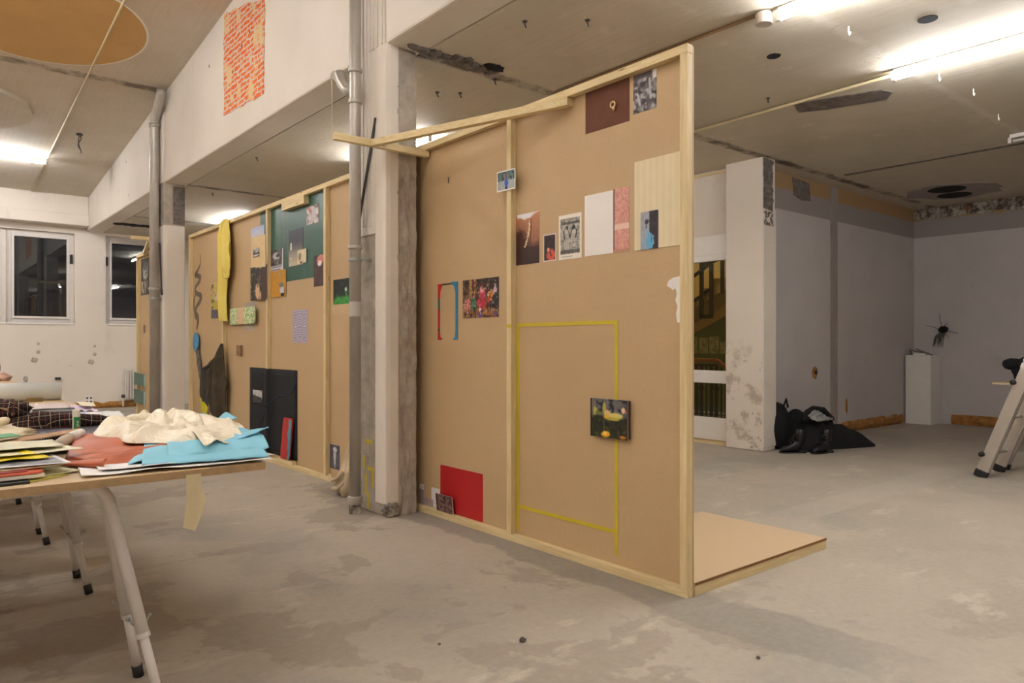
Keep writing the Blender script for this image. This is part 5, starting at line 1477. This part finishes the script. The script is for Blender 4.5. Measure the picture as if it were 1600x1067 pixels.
# cream satin
t = thing('fabric', 'shiny cream satin heaped on top of the blue and terracotta fabrics', 'fabric', (.9, 3.4, ZT + .05))
so = [(.62, 3.50), (.66, 3.36), (.68, 3.20), (.78, 3.10), (.83, 2.95), (.94, 3.0), (1.0, 3.10), (1.06, 3.26), (1.09, 3.46), (1.08, 3.70), (1.0, 3.90), (.86, 3.90), (.72, 3.80), (.64, 3.68)]
def ridge(x, y, fr, seed, wp):
    d = x * fr[0] + y * fr[1] + wp * N3(x * 3.2 + seed, y * 3.2, seed)
    return (.5 + .5 * math.sin(d * 2)) ** 1.8
def hs(x, y, r):
    e = 1 - r ** 8
    a_ = ridge(x, y, (13, 9), 2, 2.8)
    b_ = ridge(x, y, (6, -11), 6, 2.4)
    c_ = ridge(x, y, (20, 5), 11, 2.6)
    return .004 + e * (.010 + .040 * a_ * (.4 + .6 * b_) + .026 * b_ + .014 * c_ + .014 * max(0, .85 - r))
heap(so, ZT + .050, hs, 80, 300).build('body', 'satin', t, smooth=True)
def z9(u, v, x, y):
    # panel draped flat over the blue fabric, ragged front edge
    return (0, .03 * N3(u * 5, 0, 2) * (1 - v) + .012 * N3(u * 14, 0, 5) * (1 - v), .078 + .022 * v + .010 * math.sin(u * 6 + v * 2) + .008 * N3(u * 5, v * 4, 9) - .012 * max(0, 1 - v * 4))
sheet('front_panel', 'satin', [(.85, 2.82), (1.03, 2.90), (1.12, 3.36), (.90, 3.30)], z9, t, 50, 40, .003)
def z10(u, v, x, y):
    # raised hollow fold at the back right
    return (0, 0, .070 + .074 * math.sin(min(1, v * 1.25) * PI * .60) * (1 - .72 * max(0, u - .22) / .78) * min(1, u * 6 + .25) + .003 * math.sin(u * 24))
sheet('hollow_fold', 'satin', [(.89, 3.40), (1.13, 3.16), (1.15, 3.36), (.93, 3.62)], z10, t, 44, 24, .004)
def z11(u, v, x, y):
    q = v * 2 * PI
    return (0, .02 * math.cos(q), .100 + .020 * math.sin(q) * math.sin(u * PI) + .006 * N3(u * 8, v * 3, 0))
sheet('rolled_fold', 'satin', [(.74, 3.72), (.93, 3.66), (.94, 3.70), (.75, 3.76)], z11, t, 40, 20, .004)

# checked shirt
t = NT('checked_cloth')
x, y, z = t.xyz()
wv = t.noise(3.0, 2, co=t.map(loc=(2, 1, 0)))
xa = t.math('ADD', t.math('MULTIPLY', x, 1.0), t.math('MULTIPLY', wv, .10))
ya = t.math('ADD', t.math('ADD', t.math('MULTIPLY', y, .8), t.math('MULTIPLY', z, 1.0)), t.math('MULTIPLY', wv, -.08))
def stripes(v, per, wd):
    fr = t.math('FRACT', t.math('DIVIDE', v, per))
    return t.math('LESS_THAN', fr, wd)
c = t.mix(t.math('MULTIPLY', stripes(xa, .024, .5), .5), lin((38, 28, 24)), lin((20, 16, 16)))
c = t.mix(t.math('MULTIPLY', stripes(ya, .024, .5), .5), c, lin((18, 14, 14)))
c = t.mix(t.math('MULTIPLY', stripes(t.math('ADD', xa, .008), .046, .07), .8), c, lin((190, 160, 130)))
c = t.mix(t.math('MULTIPLY', stripes(t.math('ADD', ya, .008), .046, .07), .8), c, lin((190, 160, 130)))
c = t.mix(t.math('MULTIPLY', stripes(t.math('ADD', xa, .030), .046, .06), .8), c, lin((130, 60, 50)))
c = t.mix(t.math('MULTIPLY', stripes(t.math('ADD', ya, .030), .046, .06), .7), c, lin((130, 60, 50)))
MAT['checked'] = t.fin(c, .9, bump=t.noise(150, 2), bs=.1)
sh = [(.20, 4.62), (.30, 4.50), (.46, 4.46), (.62, 4.44), (.76, 4.47), (.82, 4.52), (.81, 4.60), (.70, 4.62), (.56, 4.74), (.46, 4.84), (.30, 4.90), (.18, 4.82)]
def hh(x, y, r):
    e = 1 - r ** 7
    s_ = max(0, min(1, (.62 - x) / .35))
    return .006 + e * (.030 + .050 * s_ + .022 * folds(x, y, 1.0, 14, 4, .6) + .020 * noise.noise(Vector((x * 6, y * 6, 3))))
t = thing('shirt', 'dark checked flannel shirt lying on the front table', 'shirt', (.5, 4.6, ZT))
heap(sh, ZT + .006, hh, 34, 150).build('body', 'checked', t, smooth=True)
m = MB()
m.tube([(.50, 4.50, ZT + .055), (.60, 4.47, ZT + .045), (.70, 4.46, ZT + .038), (.80, 4.47, ZT + .032), (.835, 4.475, ZT + .030)], [.045, .042, .036, .030, .020], 16)
m.build('sleeve', 'checked', t, smooth=True)
MB().blob((.40, 4.58, ZT + .10), .10, .09, .055, .3, 4, 5, 26, False).build('collar', 'checked', t, smooth=True)
# middle table
t = thing('paper_roll', 'thick white paper roll lying across the tables', 'paper roll', (.45, 6.8, ZT))
R_ = .070
MB().tube([(-.55, 6.83, ZT + .001 + R_), (.94, 6.76, ZT + .001 + R_)], R_, 40).build('roll', M('blue_white_paper', (226, 230, 228), .6, v=.01, bs=.02), t, smooth=True)
MB().tube([(.935, 6.76, ZT + .001 + R_), (.945, 6.76, ZT + .001 + R_)], .03, 20).build('core', 'mdf', t)
MB().box(.70, .80, 6.60, 6.66, ZT, ZT + .03).build('wedge', M('olive_brown', (128, 108, 60), .7), t)
flat('board', 'dark grey board on the middle table under the pink-grey sheet', 'board', [(.45, 5.42), (.83, 5.36), (.84, 5.86), (.45, 5.86)], ZT, .016, (88, 84, 88), .5)
wavy('paper_sheet', 'pinkish grey sheet on the dark board', 'sheet', [(.45, 5.60), (.83, 5.57), (.88, 6.05), (.50, 6.10)], ZT + .017, .004, (212, 196, 192), .003, 4)
wavy('paper_sheet', 'lilac paper sheet right of the dark board', 'sheet', [(.845, 5.40), (.935, 5.25), (.975, 5.80), (.86, 5.88)], ZT + .004, .0015, (222, 202, 222), .012, 6)
wavy('paper_sheet', 'pale blue paper sheet at the near edge of the middle table', 'sheet', [(.66, 5.10), (.93, 5.06), (.95, 5.24), (.84, 5.36)], ZT + .003, .0015, (186, 196, 222), .006, 8)
wavy('paper_sheet', 'cream paper sheet beside the lilac one', 'sheet', [(.90, 5.60), (.965, 5.50), (1.02, 5.90), (.93, 6.0)], ZT + .022, .0015, (232, 224, 196), .006, 9)
flat('board', 'dark slate board bridging the two tables right of the shirt', 'board', [(.72, 4.60), (.99, 4.58), (1.04, 5.14), (.83, 5.16)], ZT + .001, .004, (92, 90, 94), .5)
wavy('paper_sheet', 'bright white sheets on the slate board', 'sheet', [(.80, 4.86), (1.0, 4.84), (1.045, 5.20), (.86, 5.22)], ZT + .008, .002, (240, 238, 236), .006, 3)
# at the very left edge, far table
t = thing('paper_bag', 'rounded brown bag at the left picture edge on the far table', 'bag', (.78, 11.0, ZT))
MB().blob((.72, 11.0, ZT + .16), .17, .14, .19, .08, 2, 3, 24).build('body', M('brown_paper', (166, 116, 82), .7), t, smooth=True)
tag(MB().blob((.86, 10.6, ZT + .04), .10, .10, .055, .35, 4, 8, 22).build('crumpled_cloth', M('pink_grey_cloth', (214, 176, 156), .8), base=(.93, 10.6, ZT), smooth=True), 'crumpled pinkish cloth at the left picture edge', 'cloth')

# ------------------------------------------------------------------ right room things
t = thing('plinth', 'tall white plinth in the corner', 'plinth', (12.3, 4.68, 0))
MB().box(12.10, 12.48, 4.50, 4.87, 0, 1.07).build('body', 'white_paint', t, bevel=.004)
t = thing('model_scrap', 'small pale block with bent card pieces on the white plinth', 'scrap', (12.25, 4.70, 1.07))
MB().box(12.16, 12.24, 4.60, 4.78, 1.07, 1.10).build('block', 'paper', t)
m = MB().bar((12.18, 4.84, 1.15), (12.2, 4.58, 1.10), .02, .05).bar((12.2, 4.76, 1.17), (12.22, 4.52, 1.075), .012, .05).bar((12.2, 4.84, 1.15), (12.2, 4.82, 1.07), .012, .05, (0, 1, 0))
m.build('bent_card', M('grey_card', (120, 108, 96), .8), t)
t = thing('twig_bundle', 'bundle of dark twigs hanging on the wall beside the plinth', 'twigs', (12.46, 4.45, 1.45))
MB().blob((12.45, 4.45, 1.47), .04, .07, .055, .3, 4, 1, 16, False).build('knot', 'black_cloth', t, smooth=True)
m = MB()
for k in range(26):
    q = random.uniform(-.45, .05)
    L_ = random.uniform(.14, .26)
    m.tube([(12.45, 4.45 + random.uniform(-.04, .04), 1.45), (12.43 + random.uniform(-.02, .03), 4.45 - q * .25, 1.45 - L_ * .5), (12.45, 4.45 - q * .35, 1.45 - L_)], [.006, .005, .002], 5)
m.build('twigs', M('dark_twig', (96, 90, 80), .8), t)
m = MB()
for (y, z) in ((4.68, 1.54), (4.24, 1.41), (4.50, 1.72), (4.38, 1.58), (4.36, 1.34)):
    m.tube([(12.45, 4.45, 1.46), (12.42, (4.45 + y) / 2 + .01, (1.46 + z) / 2 + .01), (12.44, y, z)], .004, 5)
m.build('long_twigs', 'dark_metal', t)
# black heap of clothes
def heap3(name, label, cat, outline, hfun, mat, base):
    return tag(heap(outline, 0, hfun, 24, 90).build(name, mat, base=base, smooth=True), label, cat)
t = thing('backpack', 'black backpack slumped against the right pillar', 'backpack', (7.95, 4.72, 0))
MB().blob((7.98, 4.66, .25), .16, .14, .30, .15, 3, 2, 26).build('body', 'black_cloth', t, smooth=True)
MB().tube([(7.92, 4.55, .50), (7.95, 4.53, .60), (7.99, 4.53, .50)], .014, 6).build('loop', 'black_cloth', t, smooth=True)
jo = [(7.95, 4.36), (8.12, 4.16), (8.35, 4.20), (8.55, 4.18), (8.80, 4.26), (8.85, 4.55), (8.5, 4.78), (8.15, 4.80), (7.98, 4.62)]
def hj(x, y, r):
    e = (1 - r ** 4)
    s_ = max(0, 1 - abs(x - 8.2) / .9)
    return .02 + e * (.15 + .27 * s_ + .05 * folds(x, y, .8, 9, 3, .6) + .06 * noise.noise(Vector((x * 4, y * 4, 2))))
t = thing('jacket', 'black jacket with grey lining heaped on the floor by the pillar', 'jacket', (8.3, 4.45, 0))
heap(jo, 0, hj, 30, 110).build('body', 'black_cloth', t, smooth=True)
m = MB()
def f(u, v):
    x = 8.0 + .42 * u; y = 4.17 + .12 * v + .03 * u
    return (x, y + .03 * noise.noise(Vector((u * 4, v * 4, 1))), .36 + .11 * v * math.sin((.15 + .8 * u) * PI) + .02 * noise.noise(Vector((u * 7, v * 7, 3))))
m.grid(f, 24, 14)
m.build('lining', 'grey_cloth', t, smooth=True, solid=.015)
MB().tube([(7.96, 4.30, .36), (8.06, 4.33, .45), (8.22, 4.34, .485), (8.42, 4.32, .46), (8.52, 4.26, .34)], .035, 10).build('hood_edge', 'black_cloth', t, smooth=True)
t = thing('black_cloth', 'long black cloth trailing right from the heap to a point', 'cloth', (9.0, 4.2, 0))
lo_ = [(8.45, 4.20), (8.75, 4.08), (9.02, 4.0), (9.12, 4.04), (9.05, 4.20), (8.9, 4.42), (8.6, 4.60), (8.4, 4.5)]
def hl(x, y, r):
    return .02 + (1 - r ** 3) * (.08 + .26 * max(0, min(1, (9.15 - x) / .7)) + .03 * noise.noise(Vector((x * 5, y * 5, 7))))
heap(lo_, 0, hl, 20, 90).build('body', 'black_cloth', t, smooth=True)


def boot(lab, x, y, rot):
    t = thing('boot', lab, 'boot', (x, y, 0), group='pair of black boots by the heap')
    c_, s_ = math.cos(rot), math.sin(rot)
    def W(a, b, z): return (x + a * c_ - b * s_, y + a * s_ + b * c_, z)
    sec = [(.15, .02, .012, .03), (.14, .038, .012, .06), (.10, .046, .012, .085), (.05, .046, .012, .10), (0, .042, .012, .13), (-.05, .040, .012, .16)]
    m = MB(); rows = []
    for a, w_, z0, z1 in sec:
        rows.append([m.b.verts.new(W(a, w_ * math.cos(q), (z0 + z1) / 2 + (z1 - z0) / 2 * math.sin(q))) for q in [k * PI / 8 for k in range(16)]])
    for z, a0, ra, rb in ((.14, -.08, .065, .042), (.20, -.085, .06, .044), (.27, -.09, .06, .046), (.275, -.09, .052, .040), (.20, -.09, .04, .03)):
        rows.append([m.b.verts.new(W(a0 + ra * .2 * math.sin(q) * 0 + ra * math.sin(q) * .9, rb * math.cos(q), z)) for q in [k * PI / 8 for k in range(16)]])
    for r in range(len(rows) - 1):
        for k in range(16):
            m.b.faces.new((rows[r][k], rows[r][(k + 1) % 16], rows[r + 1][(k + 1) % 16], rows[r + 1][k]))
    m.b.faces.new(rows[0]); m.b.faces.new(rows[-1])
    m.build('shaft', 'black_leather', t, smooth=True)
    m = MB()
    for (a0, a1, w_, h) in ((-.145, -.06, .042, .03), (-.06, .16, .047, .014)):
        m.prism([W(a0, -w_, 0), W(a1 - .03, -w_, 0), W(a1, -w_ * .5, 0), W(a1, w_ * .5, 0), W(a1 - .03, w_, 0), W(a0, w_, 0)], (0, 0, h))
    MB_ = m.build('sole', 'black_rubber', t, bevel=.004)
    m = MB()
    for k in range(6):
        a, z = .03 - k * .018, .118 + k * .026
        m.tube([W(a, -.028, z), W(a + .012, 0, z + .014), W(a, .028, z)], .004, 6)
    m.build('laces', 'dark_metal', t, smooth=True)
boot('left black lace-up boot, toe towards the pillar', 7.80, 4.36, 2.5)
boot('right black lace-up boot half under the jacket', 8.04, 4.14, 2.9)

# ladder
t = thing('ladder', 'aluminium multi-purpose ladder at the right picture edge', 'ladder', (8.0, 2.2, 0))
dr = Vector((0, -.37, 1))
def L_(x, h, off=0): return Vector((x, 2.455 + off, 0)) + dr * h
for (x, off, nm, wd) in ((7.745, 0, 'stile', .10), (8.21, -.01, 'stile', .09), (8.40, -.005, 'outer_stile', .07)):
    st = MB().bar(L_(x, .05, off), L_(x, 2.3, off), .045, wd, (1, 0, 0)).build(nm, 'alu', t, bevel=.006)
    MB().bar(L_(x, .0, off), L_(x, .07, off), .055, wd + .012, (1, 0, 0)).build('rubber_foot', 'black_rubber', st, bevel=.012)
MB().bar(L_(7.80, .05, -.01), L_(7.80, 2.3, -.01), .04, .08, (1, 0, 0)).build('inner_stile', 'alu', t, bevel=.004)
for h in (.22, .56, .90, 1.24, 1.58, 1.92):
    MB().tube([L_(7.77, h), L_(8.42, h)], .016, 12).build('rung', 'alu', t, smooth=True)
for h in (.22, .90):
    MB().tube([L_(7.69, h, .055), L_(7.745, h, .055)], .024, 12).build('locking_knob', 'black_rubber', t, smooth=True)
for h in (1.02, 1.08):
    MB().bar(L_(7.745, h), L_(7.745, h + .04), .052, .106, (1, 0, 0)).build('hinge_band', 'white_metal', t)
for x in (7.75, 8.42):
    st = MB().bar((x, 1.05, .05), (x, 1.60, 2.3), .045, .09, (1, 0, 0)).build('rear_stile', 'alu', t)
    MB().bar((x, 1.04, 0), (x, 1.055, .07), .055, .1, (1, 0, 0)).build('rubber_foot', 'black_rubber', st)
# side table with black bag
t = thing('side_table', 'light wooden table behind the ladder', 'table', (9.2, 2.0, 0))
MB().box(8.95, 9.65, 1.2, 2.72, .815, .838).build('table_top', 'mdf_pale', t, bevel=.002)
for x in (9.05, 9.55):
    for y in (1.35, 2.25):
        MB().box(x, x + .05, y, y + .05, 0, .815).build('leg', 'pine_z', t)
t = thing('black_bag', 'black bag standing on the table behind the ladder', 'bag', (9.1, 2.42, .838))
MB().blob((9.1, 2.46, .965), .12, .12, .14, .22, 3, 12, 26).build('body', 'black_cloth', t, smooth=True)
MB().blob((9.06, 2.56, 1.035), .08, .10, .06, .25, 3, 4, 20, False).build('flap', 'black_cloth', t, smooth=True)
# floor crumbs
for x, y, s_, lab in ((1.989, 2.325, .014, 'small dark grey crumb on the floor in front of the partition'), (1.70, 2.52, .006, 'tiny dark crumb left of the bigger one'), (2.6, 1.6, .008, 'tiny dark crumb on the floor at the lower right')):
    tag(MB().blob((x, y, s_ * .5), s_ * 1.2, s_, s_ * .7, .4, 4, 3, 10).build('floor_crumb', 'dark_metal', base=(x, y, 0)), lab, 'crumb')
